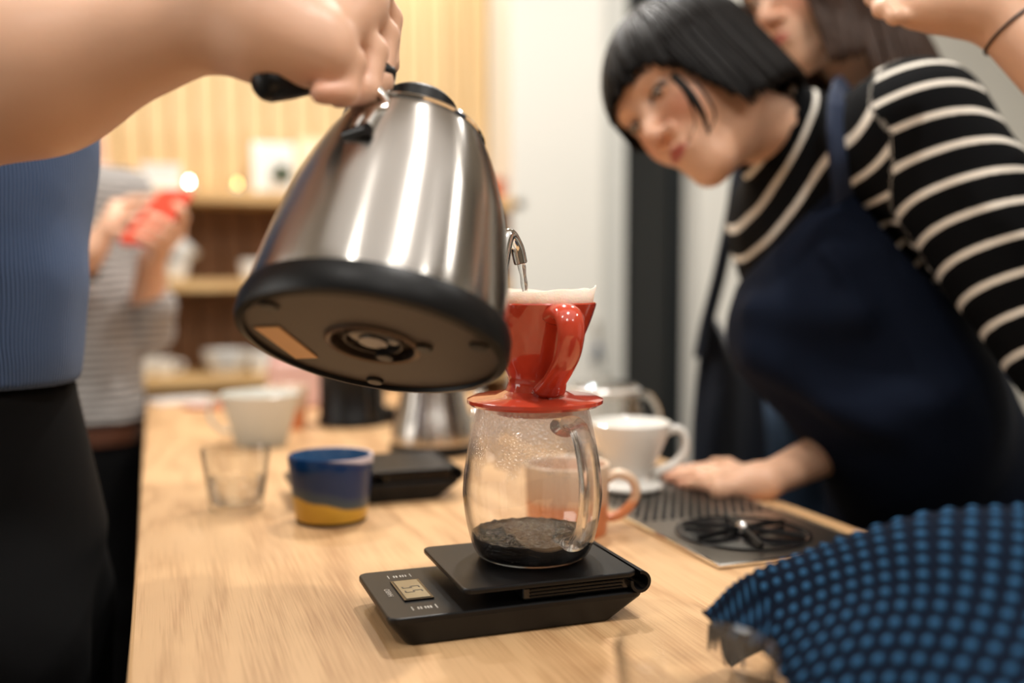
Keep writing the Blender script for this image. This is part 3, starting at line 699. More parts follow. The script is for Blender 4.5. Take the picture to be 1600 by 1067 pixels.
def head_color(M):
    Mi = np.linalg.inv(M)
    def f(V):
        L = V@Mi[:3, :3].T+Mi[:3, 3]; x, y, z = np.abs(L[:, 0]), L[:, 1], L[:, 2]
        c = np.tile(SK, (len(V), 1))
        def bl(w, col): c[:] = c*(1-w[:, None])+col*w[:, None]
        g = lambda a: np.clip(a, 0, 1)
        bl(.45*np.exp(-(((x-.040)/.022)**2+((z+.026)/.020)**2))*(y > .03), np.array(srgb(214, 126, 100)[:3]))
        bl(.3*np.exp(-((x/.014)**2+((z+.036)/.014)**2))*(y > .08), np.array(srgb(214, 126, 100)[:3]))
        bl(.95*g(1.6-1.6*((x/.0205)**2+((z+.0622)/.0088)**2))*(y > .078), LIP)
        arc = .034-.010*((x-.030)/.02)**2
        bl(.85*g(1.6-1.6*(((x-.032)/.018)**2+((z-arc)/.0042)**2))*(y > .055), BRW)
        lash = np.exp(-(((z-(.0085-.9*(x-.031)**2*20*.5)-(-.001))/.0034)**2))*(np.abs(x-.031) < .0155)*(y > .078)
        bl(1.0*g(1.3*lash), BRW*.5)
        near = (np.linalg.norm(L, axis=1) < .2)[:, None]; return np.where(near, c, SK)
    return f
def body_color(M=None, tips=None):
    hc = head_color(M) if M is not None else None
    def f(V):
        c = hc(V) if hc is not None else np.tile(SK, (len(V), 1))
        if tips is not None:
            for p, r in tips:
                w = np.exp(-(np.linalg.norm(V-p, axis=1)/r)**2)[:, None]*.4; c = c*(1-w)+np.array(srgb(222, 138, 112)[:3])*w
        return c
    return f
def sdf_mesh(prims, vox, mod=None, ext=0):
    s = SDF(vox); s.ext = ext; prims(s); s.mod = mod; return s.mesh()
M_eye = pbr('eye_white', (222, 214, 206), .15, coat=.5); M_iris = pbr('dark_iris', (34, 22, 16), .1, coat=.6)
def eyes(M, parent, look=(0, -.2)):
    for x in (-1, 1):
        o = MB().lathe([(0, -.0105)]+[(.0105*math.cos(t), .0105*math.sin(t)) for t in np.linspace(-1.4, 1.4, 14)]+[(0, .0105)], 20, Matrix(M.tolist())@Matrix.Translation((x*.031, .0775, .007))).build('eye', M_eye, None); kinv(o, parent)
        d = Vector((look[0], 1, look[1])).normalized(); q = d.to_track_quat('Z', 'Y').to_matrix().to_4x4()
        p = MB().lathe([(0, .0112), (.003, .0108), (.0052, .0094), (.0052, .0085), (0, .0085)], 20, Matrix(M.tolist())@Matrix.Translation((x*.031, .0775, .007))@q).build('iris', M_iris, None); kinv(p, o)
def hand_chain(s, wrist, mcps, fingers, thumb, rw=.024, rp=.012, rf=.0088):
    wrist = np.array(wrist)
    for p in mcps: s.cap(wrist*.75+np.array(p)*.25, p, rw*.62, rp, k=.016)
    for a, b in zip(mcps, mcps[1:]): s.cap(a, b, rp*.95, rp*.95, k=.012)
    for j, fg in enumerate(fingers):
        sc = (1.0, 1.03, .98, .86)[j]; r = [rf*1.12*sc, rf*1.02*sc, rf*.92*sc, rf*.80*sc]
        P = [mcps[j]]+list(fg)
        for i in range(3): s.cap(P[i], P[i+1], r[i], r[i+1], k=.0035)
    r = [rw*.62, rf*1.35, rf*1.18, rf*.95]
    P = [np.array(wrist)*.7+np.array(mcps[0])*.3]+list(thumb)
    for i in range(len(P)-1): s.cap(P[i], P[i+1], r[i], r[i+1], k=.010 if i == 0 else .0045)
def tubes_mesh(paths, n=4):
    mb = MB()
    for P, R in paths: mb.tube(P, R, n)
    return mb
def drape_hair(M, end_fn, count=420, rad=.0034, center=(0, -.008, .030), r3=(.085, .116, .101), flare=0, wave=0, crown=(0, -.025), seed=3, curl=0.0, lift=.004, part=None):
    """hair locks running from the crown over the skull and hanging down to end_fn(phi) (head-local z)"""
    rg = np.random.default_rng(seed); M3 = M[:3, :3]; o = M[:3, 3]; out = []
    for i in range(count):
        phi = 2*PI*(i+rg.uniform(-.4, .4))/count; ze = end_fn(phi)+rg.uniform(-.006, .004)
        lay = rg.uniform(0, 1); th = .08+.25*rg.uniform(0, 1)*(rg.uniform() < .5); P = []; R = []
        k_ = 16; ph0 = phi+rg.uniform(-.25, .25); rs = 1-.03*lay
        L = 0; z_eq = center[2]-.015
        pts = []
        t = th
        while t < 1.62:
            pp = phi+(ph0-phi)*(1-(t-th)/(1.62-th))
            x = r3[0]*rs*math.sin(t)*math.sin(pp)+crown[0]*(math.cos(t)**2)*.5; y = r3[1]*rs*math.sin(t)*math.cos(pp)+crown[1]*max(0, math.cos(t)); z = r3[2]*rs*math.cos(t)
            z = center[2]+z
            if z < ze: break
            pts.append((center[0]+x, center[1]+y, z)); t += .13
        if len(pts) > 1 and pts[-1][2] > ze+.004:
            x0, y0, z0 = pts[-1]; dz = z0-ze; n = max(2, int(dz/.012))
            for q in range(1, n+1):
                u = q/n; w_ = wave*math.sin(u*dz*38+phi*3+lay*2)
                fx = 1+flare*u-curl*u*u
                pts.append((x0*fx+w_*math.cos(phi)+0*x0, (y0-center[1])*fx+center[1]+w_*math.sin(phi), z0-dz*u))
        if len(pts) < 3: continue
        P = np.array(pts)@M3.T+o; nn = len(P); R = rad*(1-.25*lay)*np.interp(np.linspace(0, 1, nn), [0, .2, .8, 1], [.6, 1, .95, .3])
        out.append((P, R))
    return out
def hair_shell(M, center=(0, -.012, .030), r3=(.081, .101, .093), cut=None):
    def pr(s):
        s.ell(center, (.0815, .105, .095), k=.01, M=M)
        s.ell((0, -.030, -.012), (.072, .078, .062), k=.03, M=M)
        s.ell((0, .088, -.030), (.064, .075, .078), k=.008, op='s', M=M)
        s.cap((0, -.03, -.10), (0, .02, -.12), .06, k=.01, op='s', M=M)
    return sdf_mesh(pr, .004)

def smooth_mod(o, n):
    md = o.modifiers.new('s', 'SMOOTH'); md.factor = .5; md.iterations = n
def person(name, base, label, group=None): return thing(name, tuple(base), 0, label, 'person', group)

# ============ woman in navy apron leaning over the counter
C0 = at(1086, 146, 1.216)
HM = frame(C0, cam_vec(-.741, -.410, .532), cam_vec(-.596, .767, -.238))
NB = at(1252, 232, 1.29); PEL = at(1500, 860, 1.34)
SL = at(1432, 208, 1.14); SR = at(1222, 340, 1.40)
ELL = at(1665, 520, 1.04); WRL = at(1760, 800, 1.0)
ER = at(1345, 682, 1.27); WRR = at(1196, 762, 1.13)
AW = person('person', (PEL[0], PEL[1], 0), 'woman with short black bob in striped turtleneck and navy apron leaning over the counter')
hl = lambda x, y, z: HM[:3, :3]@np.array((x, y, z))+HM[:3, 3]
def aw_head(s):
    head_prims(s, HM, 1.0); s.cap(hl(0, -.030, -.050), at(1212, 212, 1.265), .046, .047, k=.03); s.cap(at(1212, 212, 1.265), NB, .047, .055, k=.01)
mc = [on(1138, 742, .9135), on(1130, 748, .9135), on(1124, 755, .913), on(1124, 763, .9125)]
fg = [[on(1106, 731, .916), on(1082, 733, .911), on(1060, 735, .908)], [on(1092, 737, .916), on(1064, 739, .911), on(1040, 741, .908)],
      [on(1090, 746, .915), on(1066, 747, .910), on(1046, 748, .908)], [on(1096, 756, .914), on(1078, 756, .910), on(1062, 756, .908)]]
th = [on(1162, 738, .914), on(1138, 726, .911), on(1116, 723, .909)]
def aw_arm(s):
    w_ = WRR.copy(); w_[2] = max(w_[2], .9205)
    s.cap(ER, w_, .031, .0195, k=.01); s.cap(w_, w_*.6+mc[1]*.4, .0195, .015, k=.01)
    hand_chain(s, w_, mc, fg, th, rw=.019, rp=.0098, rf=.0070)
def aw_torso(s):
    s.cap(NB, PEL, .06, .10, k=.04); s.cap(SL, SR, .05, .05, k=.06); s.cap(SL, ELL, .04, .036, k=.03); s.cap(SR, ER, .04, .036, k=.03); s.cap(ELL, WRL, .036, .026, k=.01)
bd = mesh_obj('body', [sdf_mesh(aw_head, .0018), sdf_mesh(aw_arm, .0028), sdf_mesh(aw_torso, .012)], M_skin, AW, col=body_color(HM, [(p[-1], .012) for p in fg]))
eyes(HM, AW, (0, -.75))
M_apron = pbr('navy_cotton', (13, 21, 37), .9, spec=.12, var=.12, vs=25, bump=.04, bs=1500)
M_str = striped('striped_jersey', (8, 9, 11), (232, 226, 214), .036, .21)
axT = (PEL-NB)/np.linalg.norm(PEL-NB)
def chest(s, g=0.0):
    mid = NB*.45+PEL*.55
    s.ell(NB*.72+PEL*.28, (.155+g, .115+g, .17+g), R=np.stack([(SL-SR)/np.linalg.norm(SL-SR), np.cross(axT, (SL-SR)/np.linalg.norm(SL-SR)), axT], 1), k=.03)
    s.cap(mid, PEL, .115+g, .135+g, k=.05)
    s.cap(at(1420, 240, 1.17), at(1250, 340, 1.36), .062+g, .055+g, k=.05)
def folds(amp, *dirs):
    def f(X, Y, Z):
        o = 0
        for (d, fr, ph) in dirs: o = o+np.sin((X*d[0]+Y*d[1]+Z*d[2])*fr+ph+1.5*np.sin((X*d[1]-Y*d[2]+Z*d[0])*fr*.45))
        return amp*o/len(dirs)
    return f
fo = folds(.0022, (AX*0+np.array((.5, .2, .8)), 60, 0), (np.array((.1, .9, -.5)), 85, 1), (np.array((.8, -.3, .4)), 40, 2))
def aw_top(s):
    chest(s); 
    s.cap(at(1217, 207, 1.268), at(1256, 236, 1.29), .0555, .062, k=.008)
    s.cap(at(1250, 236, 1.29), at(1330, 280, 1.28), .064, .09, k=.05)
    s.cap(at(1400, 215, 1.18), SL, .072, .074, k=.05)
    s.cap(SL, ELL, .080, .068, k=.022); s.cap(ELL, WRL, .064, .040, k=.02)
    s.cap(SR, ER, .075, .055, k=.03)
    s.cap(at(1190, 192, 1.255), at(1216, 207, 1.268), .0485, .0495, k=.001, op='s')
def sleeve_attr(V):
    d1 = (ELL-SL)/np.linalg.norm(ELL-SL)
    t = (V-SL)@d1; r = np.linalg.norm(V-SL-np.outer(t, d1), axis=1)
    u0 = at(1200, 202, 1.265); dn = (NB-u0)/np.linalg.norm(NB-u0)
    # the stripes of the body turn from the collar's direction to the hem's
    c_ = (V-u0)@dn; tor = (V-NB)@axT
    lat = (V-NB)@((SR-SL)/np.linalg.norm(SR-SL))
    dB = cam_vec(.62, -.78, 0); dA = cam_vec(.92, -.40, -.06); c_ = (V-u0)@dA; tt = np.clip((tor-.04)/.34, 0, 1)*.9; body = c_*(1-tt)+((V-u0)@dB)*tt
    R_ = np.stack([(SL-SR)/np.linalg.norm(SL-SR), np.cross(axT, (SL-SR)/np.linalg.norm(SL-SR)), axT], 1)
    e = ((V-(NB*.72+PEL*.28))@R_)/np.array((.155, .115, .17)); k0 = np.linalg.norm(e, axis=1); dbody = (k0-1)*.115
    a_, b_ = at(1420, 240, 1.17), at(1250, 340, 1.36); d = b_-a_; tq = np.clip(((V-a_)@d)/(d@d), 0, 1); dbody = np.minimum(dbody, np.linalg.norm(V-a_-tq[:, None]*d, axis=1)-.062)
    tc_ = np.clip(t, -.0, 1); darm = np.linalg.norm(V-SL-np.outer(tc_, d1), axis=1)-.036
    isarm = darm < dbody
    sd = np.cross(d1, CF); sd /= np.linalg.norm(sd)
    if sd@CR < 0: sd = -sd
    arm = (V-SL)@(d1*.93-sd*.30)
    return np.where(isarm, arm+.713, body*1.22+.7)
tp_ = sdf_mesh(aw_top, .0045, mod=lambda f, X, Y, Z: f-fo(X, Y, Z))
top = mesh_obj('striped_turtleneck', [tp_], M_str, AW, attr=sleeve_attr); top['label'] = 'black turtleneck with thin white stripes'; smooth_mod(top, 3)
# apron: a shell cut from the same shape, pushed out where it sags over the counter
n1a, n1b = at(1338, 290, 1.05), at(1500, 452, 1.05)
e1 = np.cross(n1b-CP, n1a-CP); e1 /= np.linalg.norm(e1)
if e1@(at(1250, 500, 1.05)-n1a) > 0: e1 = -e1          # points out of the apron
n2a, n2b = at(1303, 292, 1.2), at(1203, 392, 1.2)
e2 = np.cross(n2b-CP, n2a-CP); e2 /= np.linalg.norm(e2)
if e2@(at(1290, 600, 1.2)-n2a) > 0: e2 = -e2
back = at(1420, 430, 1.45)
fo2 = folds(.0035, (np.array((.3, .1, .9)), 24, 0), (np.array((.7, .4, -.6)), 30, 1.3), (np.array((-.5, .8, .5)), 18, 2))
def apr(s):
    chest(s, .010)
    s.cap(at(1268, 450, 1.235), at(1252, 520, 1.21), .068, .070, k=.06)
    s.cap(at(1252, 520, 1.21), at(1425, 700, 1.22), .070, .10, k=.08)
    s.cap(at(1330, 430, 1.17), at(1420, 620, 1.16), .06, .09, k=.07)
    s.cap(PEL, PEL+np.array((.02, 0, -.45)), .155, .17, k=.07)
def apron_mod(f, X, Y, Z):
    f = f-fo2(X, Y, Z)
    ridge = 0
    for a_, b_, wd, am in ((at(1170, 480, 1.15), at(1345, 500, 1.08), .022, .014), (at(1180, 560, 1.15), at(1420, 720, 1.05), .03, .016), (at(1290, 360, 1.1), at(1340, 480, 1.08), .02, .010), (at(1300, 640, 1.1), at(1500, 620, 1.05), .03, .012)):
        d = b_-a_; L2 = d@d; t = np.clip(((X-a_[0])*d[0]+(Y-a_[1])*d[1]+(Z-a_[2])*d[2])/L2, 0, 1)
        ds = (X-a_[0]-t*d[0])**2+(Y-a_[1]-t*d[1])**2+(Z-a_[2]-t*d[2])**2
        ridge = ridge+am*np.exp(-ds/wd**2)
    f = f-ridge
    sh = f
    m1 = (X-n1a[0])*e1[0]+(Y-n1a[1])*e1[1]+(Z-n1a[2])*e1[2]
    cx_ = (X-n1a[0])*CR[0]+(Y-n1a[1])*CR[1]+(Z-n1a[2])*CR[2]
    m1 = m1+.016*np.sin(np.clip(cx_/.2, 0, 1)*PI)
    m2 = (X-n2a[0])*e2[0]+(Y-n2a[1])*e2[1]+(Z-n2a[2])*e2[2]
    mb_ = (X-back[0])*CF[0]+(Y-back[1])*CF[1]+(Z-back[2])*CF[2]
    edge = np.minimum(.664-X, .908-Z)+0*f
    return np.maximum(np.maximum(np.maximum(sh, m1), np.maximum(m2, mb_)), edge)
ap = mesh_obj('apron', [sdf_mesh(apr, .0048, mod=apron_mod, ext=.03)], M_apron, AW); ap['label'] = 'navy apron bib'; smooth_mod(ap, 8)
# strap over the shoulder: laid on the outside of the top
def ray_surface(V, px, py, tol=7):
    d = (V-CP)@CF; x = 800+F*((V-CP)@CR)/d; y = 533.5-F*((V-CP)@CU)/d
    k = (abs(x-px) < tol) & (abs(y-py) < tol); return d[k].min() if k.any() else 1.2
def surf_strap(V, cps, wid, name, mat, parent, lift=.004, n=30, back_pts=()):
    cps = smooth_path(cps, n); P = []
    for (px, py) in cps: P.append(at(px, py, ray_surface(V, px, py)-lift))
    P = np.array(P); 
    for _ in range(3): P[1:-1] = (P[:-2]+P[1:-1]*2+P[2:])/4
    P = np.vstack([np.array(back_pts), P]) if len(back_pts) else P
    T = np.gradient(P, axis=0); T /= np.linalg.norm(T, axis=1)[:, None]; S = np.cross(T, CF); S /= np.linalg.norm(S, axis=1)[:, None]
    W_ = np.interp(np.linspace(0, 1, len(P)), *wid) if isinstance(wid, tuple) else np.full(len(P), wid)
    Nn = np.cross(S, T); v = []; f = []
    for i in range(len(P)):
        for (a, b) in ((-1, 0), (-.5, 1), (.5, 1), (1, 0), (.5, -1), (-.5, -1)): v.append(P[i]+S[i]*W_[i]*a/2-CF*.0015*b)
    for i in range(len(P)-1):
        for k in range(6): f.append((i*6+k, i*6+(k+1) % 6, i*6+6+(k+1) % 6, i*6+6+k))
    f.append(tuple(range(6))[::-1]); f.append(tuple((len(P)-1)*6+k for k in range(6)))
    return kinv(MB().add(v, f).build(name, mat, None, auto=False), parent)
surf_strap(tp_[0], [(1311, 150), (1309, 180), (1310, 215), (1314, 250), (1320, 290), (1330, 340)], ([0, .5, .8, 1], [.026, .027, .032, .045]), 'apron_strap', pbr('navy_strap', (24, 38, 64), .85, bump=.1, bs=900), AW, back_pts=[at(1322, 128, 1.30), at(1313, 136, 1.255)])
# bib fill between strap and bib is part of the shell; skirt and legs stand on the floor
M_blk = pbr('black_trousers', (8, 8, 9), .95, spec=.15)
def legs(P, sep, dirr, r0=.10, r1=.055, foot=(0, -1), z_t=None):
    def f(s):
        for sg_ in (-1, 1):
            h = np.array((P[0]+dirr[0]*sep*sg_, P[1]+dirr[1]*sep*sg_, (z_t or P[2])))
            k_ = np.array((h[0]+foot[0]*.02, h[1]+foot[1]*.02, .48)); a_ = np.array((h[0], h[1], .07))
            s.cap(h, k_, r0, r0*.68, k=.04); s.cap(k_, a_, r0*.68, r1, k=.02)
    return f
def shoes(P, sep, dirr, foot, parent, mat=None):
    for sg_ in (-1, 1):
        c = np.array((P[0]+dirr[0]*sep*sg_, P[1]+dirr[1]*sep*sg_, .0))
        fv = np.array((foot[0], foot[1], 0.0))
        v = sdf_mesh(lambda s: (s.cap(c-fv*.05+(0, 0, .045), c+fv*.13+(0, 0, .036), .04, .034, k=.01), s.cap(c+(0, 0, .06), c+(0, 0, .10), .042, .045, k=.02)), .008)
        v[0][:, 2] = np.maximum(v[0][:, 2], .001)
        mesh_obj('shoe', [v], mat or M_blackpl, parent)
mesh_obj('trousers', [sdf_mesh(legs((PEL[0]+.02, PEL[1], .78), .09, (.3, -.95), .105, .06, (-1, 0)), .01)], M_blk, AW)
shoes((PEL[0]+.02, PEL[1]), .09, (.3, -.95), (-.95, -.3), AW)
# hair
def bob(phi):
    a = abs((phi+PI) % (2*PI)-PI)                      # 0 = towards the face
    if .7 < phi < 1.9: return -.004
    if a < .55: return .036
    if a < .85: return .040-(a-.55)/.30*.035
    if a < 1.15: return .005-(a-.85)/.30*.080
    return -.077+.014*min(1, (a-1.15))
hp_ = drape_hair(HM, bob, 560, .0040, flare=.02, curl=-.02, seed=5) + drape_hair(HM, bob, 420, .0026, flare=.03, seed=9, r3=(.088, .120, .105))
hb = tubes_mesh(hp_, 4)
lock = lambda pts, r: hb.tube(smooth_path([at(*p) for p in pts], 14), np.interp(np.linspace(0, 1, 14), [0, .3, 1], [r, r, r*.25]), 5)
lock([(1052, 118, 1.12), (1078, 145, 1.10), (1094, 170, 1.095), (1104, 195, 1.10), (1108, 210, 1.105)], .0048)
lock([(1058, 122, 1.12), (1080, 152, 1.10), (1096, 178, 1.097), (1103, 200, 1.105)], .004)
lock([(1085, 125, 1.12), (1104, 150, 1.10), (1117, 175, 1.10), (1114, 195, 1.102), (1104, 210, 1.105)], .0018)
lock([(1060, 130, 1.115), (1078, 160, 1.10), (1086, 190, 1.10), (1080, 212, 1.105)], .0014)
ho = hb.build('hair', M_hair, None, auto=False); kinv(ho, AW); ho['label'] = 'short black bob'
sh_ = mesh_obj('hair_cap', [hair_shell(HM)], M_hair, AW)

# ============ second woman standing behind her
C2 = at(1276, -14, 1.42)
H2 = frame(C2, cam_vec(-.88, -.24, .40), cam_vec(-.33, .93, -.05))
N2 = at(1345, 165, 1.62); P2 = at(1440, 760, 1.72)
W2 = person('person', (P2[0], P2[1], 0), 'woman with long brown hair, white shirt and hanging navy apron standing behind the striped woman')
h2_ = lambda x, y, z: H2[:3, :3]@np.array((x, y, z))+H2[:3, 3]
S2L = at(1490, 235, 1.55); S2R = at(1235, 255, 1.75); E2R = at(1150, 520, 1.78); R2 = on(1078, 712, .93)
mesh_obj('body', [sdf_mesh(lambda s: (head_prims(s, H2, .4), s.cap(h2_(0, -.03, -.05), N2, .047, .055, k=.03)), .0024),
    sdf_mesh(lambda s: (s.cap(N2, P2, .07, .10, k=.05), s.cap(S2L, S2R, .045, .045, k=.05)), .012)], M_skin, W2, col=body_color(H2))
eyes(H2, W2, (0, -.1))
M_shirt = pbr('white_shirt', (226, 220, 208), .85, sheen=.2)
mesh_obj('shirt', [sdf_mesh(lambda s: (s.cap(at(1350, 200, 1.62), P2, .11, .12, k=.07), s.cap(S2L, S2R, .062, .06, k=.06), s.cap(at(1262, 290, 1.64), at(1275, 520, 1.66), .085, .095, k=.06),
    s.cap(S2L, at(1560, 480, 1.6), .055, .05, k=.02), s.cap(S2R, at(1255, 560, 1.8), .055, .05, k=.02)), .007, mod=lambda f, X, Y, Z: f-fo2(X, Y, Z))], M_shirt, W2)
M_jean = pbr('blue_denim', (56, 78, 104), .9, var=.3, vs=60, bump=.3, bs=600)
mesh_obj('jeans', [sdf_mesh(lambda s: (s.cap(at(1290, 640, 1.66), at(1400, 700, 1.7), .12, .13, k=.04), legs((at(1320, 700, 1.68)[0], at(1320, 700, 1.68)[1], .80), .09, (.6, -.8), .11, .06, (-1, 0))(s)), .01)], M_jean, W2)
shoes(at(1320, 700, 1.68), .09, (.6, -.8), (-.8, -.6), W2)
M_apron2 = pbr('dark_navy_cotton', (20, 30, 46), .85, sheen=.2)
sb = [at(*p) for p in ((1300, 150, 1.50), (1240, 195, 1.47), (1180, 235, 1.47), (1157, 262, 1.47), (1143, 340, 1.48), (1124, 430, 1.49), (1106, 500, 1.50), (1094, 560, 1.50))]
sbp = smooth_path(sb, 40)
def ribbon(P, W_, name, mat, parent, th_=.0016):
    P = np.array(P); T = np.gradient(P, axis=0); T /= np.linalg.norm(T, axis=1)[:, None]; S = np.cross(T, CF); S /= np.linalg.norm(S, axis=1)[:, None]; v = []; f = []
    for i in range(len(P)):
        for (a, b) in ((-1, 0), (-.9, 1), (.9, 1), (1, 0), (.9, -1), (-.9, -1)): v.append(P[i]+S[i]*W_*a/2-CF*th_*b)
    for i in range(len(P)-1):
        for k in range(6): f.append((i*6+k, i*6+(k+1) % 6, i*6+6+(k+1) % 6, i*6+6+k))
    f.append(tuple(range(6))[::-1]); f.append(tuple((len(P)-1)*6+k for k in range(6)))
    return kinv(MB().add(v, f).build(name, mat, None, auto=False), parent)
ribbon(sbp, .021, 'apron_strap', M_apron2, W2)
# hanging bib: a sagging cloth sheet with thickness
rowsL = [(1104, 492), (1096, 540), (1088, 600), (1082, 660), (1080, 730), (1078, 800)]
rowsR = [(1118, 500), (1158, 560), (1186, 600), (1196, 660), (1200, 730), (1206, 800)]
v = []; nr, nc = 24, 20
Lp = smooth_path(rowsL, nr); Rp = smooth_path(rowsR, nr)
for i in range(nr):
    for j in range(nc):
        u = j/(nc-1); p = Lp[i]*(1-u)+Rp[i]*u; v.append(at(p[0], p[1], 1.50+.05*u+.012*math.sin(u*7+i*.15)))
f = [(i*nc+j, i*nc+j+1, (i+1)*nc+j+1, (i+1)*nc+j) for i in range(nr-1) for j in range(nc-1)]
bb = kinv(MB().add(v, f).build('apron', M_apron2, None, auto=False), W2); sm = bb.modifiers.new('s', 'SOLIDIFY'); sm.thickness = .004; sm.offset = 0
lg = lambda phi: .06 if abs((phi+PI) % (2*PI)-PI) < .75 else (-.13 if abs((phi+PI) % (2*PI)-PI) < 1.2 else -.21)
h2p_ = drape_hair(H2, lg, 380, .0058, flare=.12, wave=.005, seed=12, r3=(.088, .118, .103))
hh = tubes_mesh(h2p_, 4).build('hair', M_hairb, None, auto=False); kinv(hh, W2); hh['label'] = 'long brown hair'
mesh_obj('hair_cap', [hair_shell(H2)], M_hairb, W2)

# ============ person pouring, at the left edge of the counter
PB = at(-75, 420, .92); PO = person('person', (PB[0], PB[1], 0), 'person in blue ribbed sweater and black trousers pouring with the kettle')
wr = at(352, 22, .605); el = at(-235, 205, .66); shd = at(-110, -190, .80)
pm_ = [at(578, -18, .665), at(560, 8, .645), at(536, 32, .622), at(506, 58, .600)]
pf = [[at(606, 30, .688), at(602, 100, .680), at(566, 122, .662)], [at(600, 56, .662), at(592, 130, .650), at(552, 146, .632)],
      [at(582, 80, .632), at(572, 142, .622), at(530, 150, .606)], [at(550, 98, .604), at(540, 146, .598), at(502, 146, .588)]]
pt = [at(470, 70, .665), at(535, 108, .69), at(575, 118, .685)]
def po_arm(s):
    mid = at(60, 108, .63)
    s.cap(el, mid, .052, .047, k=.03); s.cap(mid, wr, .047, .0265, k=.03); s.cap(shd, el, .05, .046, k=.03)
    s.cap(wr, at(415, 30, .605), .0275, .0275, k=.02)
    s.cap(at(415, 35, .605), at(540, 10, .635), .030, .024, k=.025)
    s.cap(at(420, 66, .592), at(505, 88, .598), .0215, .020, k=.02)
    s.cap(at(430, 60, .63), at(500, 80, .655), .02, .016, k=.02)
    hand_chain(s, at(400, 36, .605), pm_, pf, pt, rw=.028, rp=.0135, rf=.0098)
hP = frame(at(-40, -420, .86), np.array((.75, .2, -.55)), np.array((.3, 0, .95)))
def po_body(s):
    s.cap(PB+(0, 0, .30), PB+(0, 0, -.1), .08, .09, k=.05); s.cap(shd, shd+np.array((.02, .36, 0)), .04, .04, k=.05)
nk = PB+np.array((.01, .02, .36))
mesh_obj('body', [sdf_mesh(po_arm, .003), sdf_mesh(lambda s: (head_prims(s, hP, .5), s.cap(hP[:3, :3]@np.array((0, -.03, -.05))+hP[:3, 3], nk, .05, .055, k=.03)), .004), sdf_mesh(po_body, .012)], M_skin, PO,
         col=body_color(hP, [(p[-1], .014) for p in pf]))
M_blue = knit('blue_rib_knit', (72, 92, 126), 1500, 'h', .45)
WZ = PB[2]-.135
def po_sw(s):
    b0 = at(-74, 620, .90)
    s.cap(at(-88, 180, .90), b0, .112, .104, k=.05); s.cap(at(-80, 60, .90), at(-88, 260, .90), .115, .115, k=.06)
    s.cap(shd+(0.0, .04, 0), at(-40, -150, 1.10), .062, .06, k=.06); s.cap(shd, shd*.45+el*.55, .066, .062, k=.03)
    s.cap(at(10, 290, .88), at(35, 232, .90), .040, .050, k=.04); s.cap(at(22, 450, .885), at(16, 540, .885), .052, .050, k=.04)
mesh_obj('sweater', [sdf_mesh(po_sw, .0055, mod=lambda f, X, Y, Z: np.maximum(f-fo2(X, Y, Z)*.6, (at(60, 615, .82)[2]-.0)-Z))], M_blue, PO)
hpx = at(-78, 800, .92)
mesh_obj('trousers', [sdf_mesh(lambda s: (s.cap(at(-76, 600, .90), at(-82, 820, .92), .104, .138, k=.05), legs((at(-50, 820, .92)[0], at(-50, 820, .92)[1], .82), .075, (.1, 1), .115, .06, (1, 0))(s)), .008,
    mod=lambda f, X, Y, Z: np.maximum(f, Z-(at(60, 612, .82)[2]-.001)))], M_blk, PO)
shoes(at(-50, 820, .92), .075, (.1, 1), (1, 0), PO)
kinv(tubes_mesh(drape_hair(hP, bob, 260, .006, seed=21), 4).build('hair', M_hair, None, auto=False), PO); mesh_obj('hair_cap', [hair_shell(hP)], M_hair, PO)

# ============ person with phone further along the counter
PT = at(150, 430, 2.02); PH = person('person', (PT[0], PT[1], 0), 'person in grey striped long sleeved tee looking at a red phone')
hH = frame(at(92, 105, 1.98), cam_vec(.62, -.45, .55), cam_vec(.35, .88, .1))
nH = at(120, 225, 2.05); sHL = at(196, 306, 2.08); sHR = at(60, 300, 1.95)
eL = at(228, 500, 2.03); wL = at(238, 405, 1.93); eR = at(80, 470, 1.90); wR = at(142, 395, 1.86)
lm = [at(276, 358, 1.87), at(268, 366, 1.855), at(260, 375, 1.84), at(250, 385, 1.83)]
lf = [[at(288, 342, 1.83), at(284, 328, 1.815), at(274, 320, 1.815)], [at(266, 354, 1.80), at(248, 343, 1.785), at(233, 336, 1.785)], [at(254, 368, 1.79), at(235, 358, 1.775), at(221, 352, 1.775)], [at(240, 380, 1.78), at(224, 372, 1.765), at(211, 366, 1.765)]]
lt_ = [at(262, 385, 1.93), at(282, 365, 1.92), at(285, 345, 1.91)]
rm = [at(182, 322, 1.89), at(178, 334, 1.875), at(174, 346, 1.865), at(168, 358, 1.86)]
rf_ = [[at(206, 312, 1.90), at(226, 310, 1.90), at(242, 314, 1.895)], [at(204, 328, 1.88), at(224, 326, 1.88), at(238, 330, 1.88)], [at(196, 344, 1.865), at(212, 344, 1.865), at(224, 348, 1.865)], [at(186, 362, 1.855), at(196, 368, 1.86), at(202, 374, 1.865)]]
rt = [at(178, 350, 1.90), at(196, 372, 1.885), at(200, 380, 1.88)]
def ph_arms(s):
    s.cap(eL, wL, .040, .026, k=.01); hand_chain(s, wL, lm, lf, lt_, rw=.025, rp=.011, rf=.0082)
    s.cap(eR, wR, .040, .026, k=.01); hand_chain(s, wR, rm, rf_, rt, rw=.025, rp=.011, rf=.0082)
mesh_obj('body', [sdf_mesh(lambda s: (head_prims(s, hH, .7), s.cap(hH[:3, :3]@np.array((0, -.03, -.05))+hH[:3, 3], nH, .045, .05, k=.03)), .004), sdf_mesh(ph_arms, .003),
    sdf_mesh(lambda s: (s.cap(nH, at(140, 620, 2.05), .06, .08, k=.04), s.cap(sHL, sHR, .04, .04, k=.04)), .012)], M_skin, PH, col=body_color(hH))
M_tee = knit('grey_striped_jersey', (184, 178, 172), 420, 2, .3, c2=(88, 87, 90))
hemz = at(200, 662, 1.98)[2]
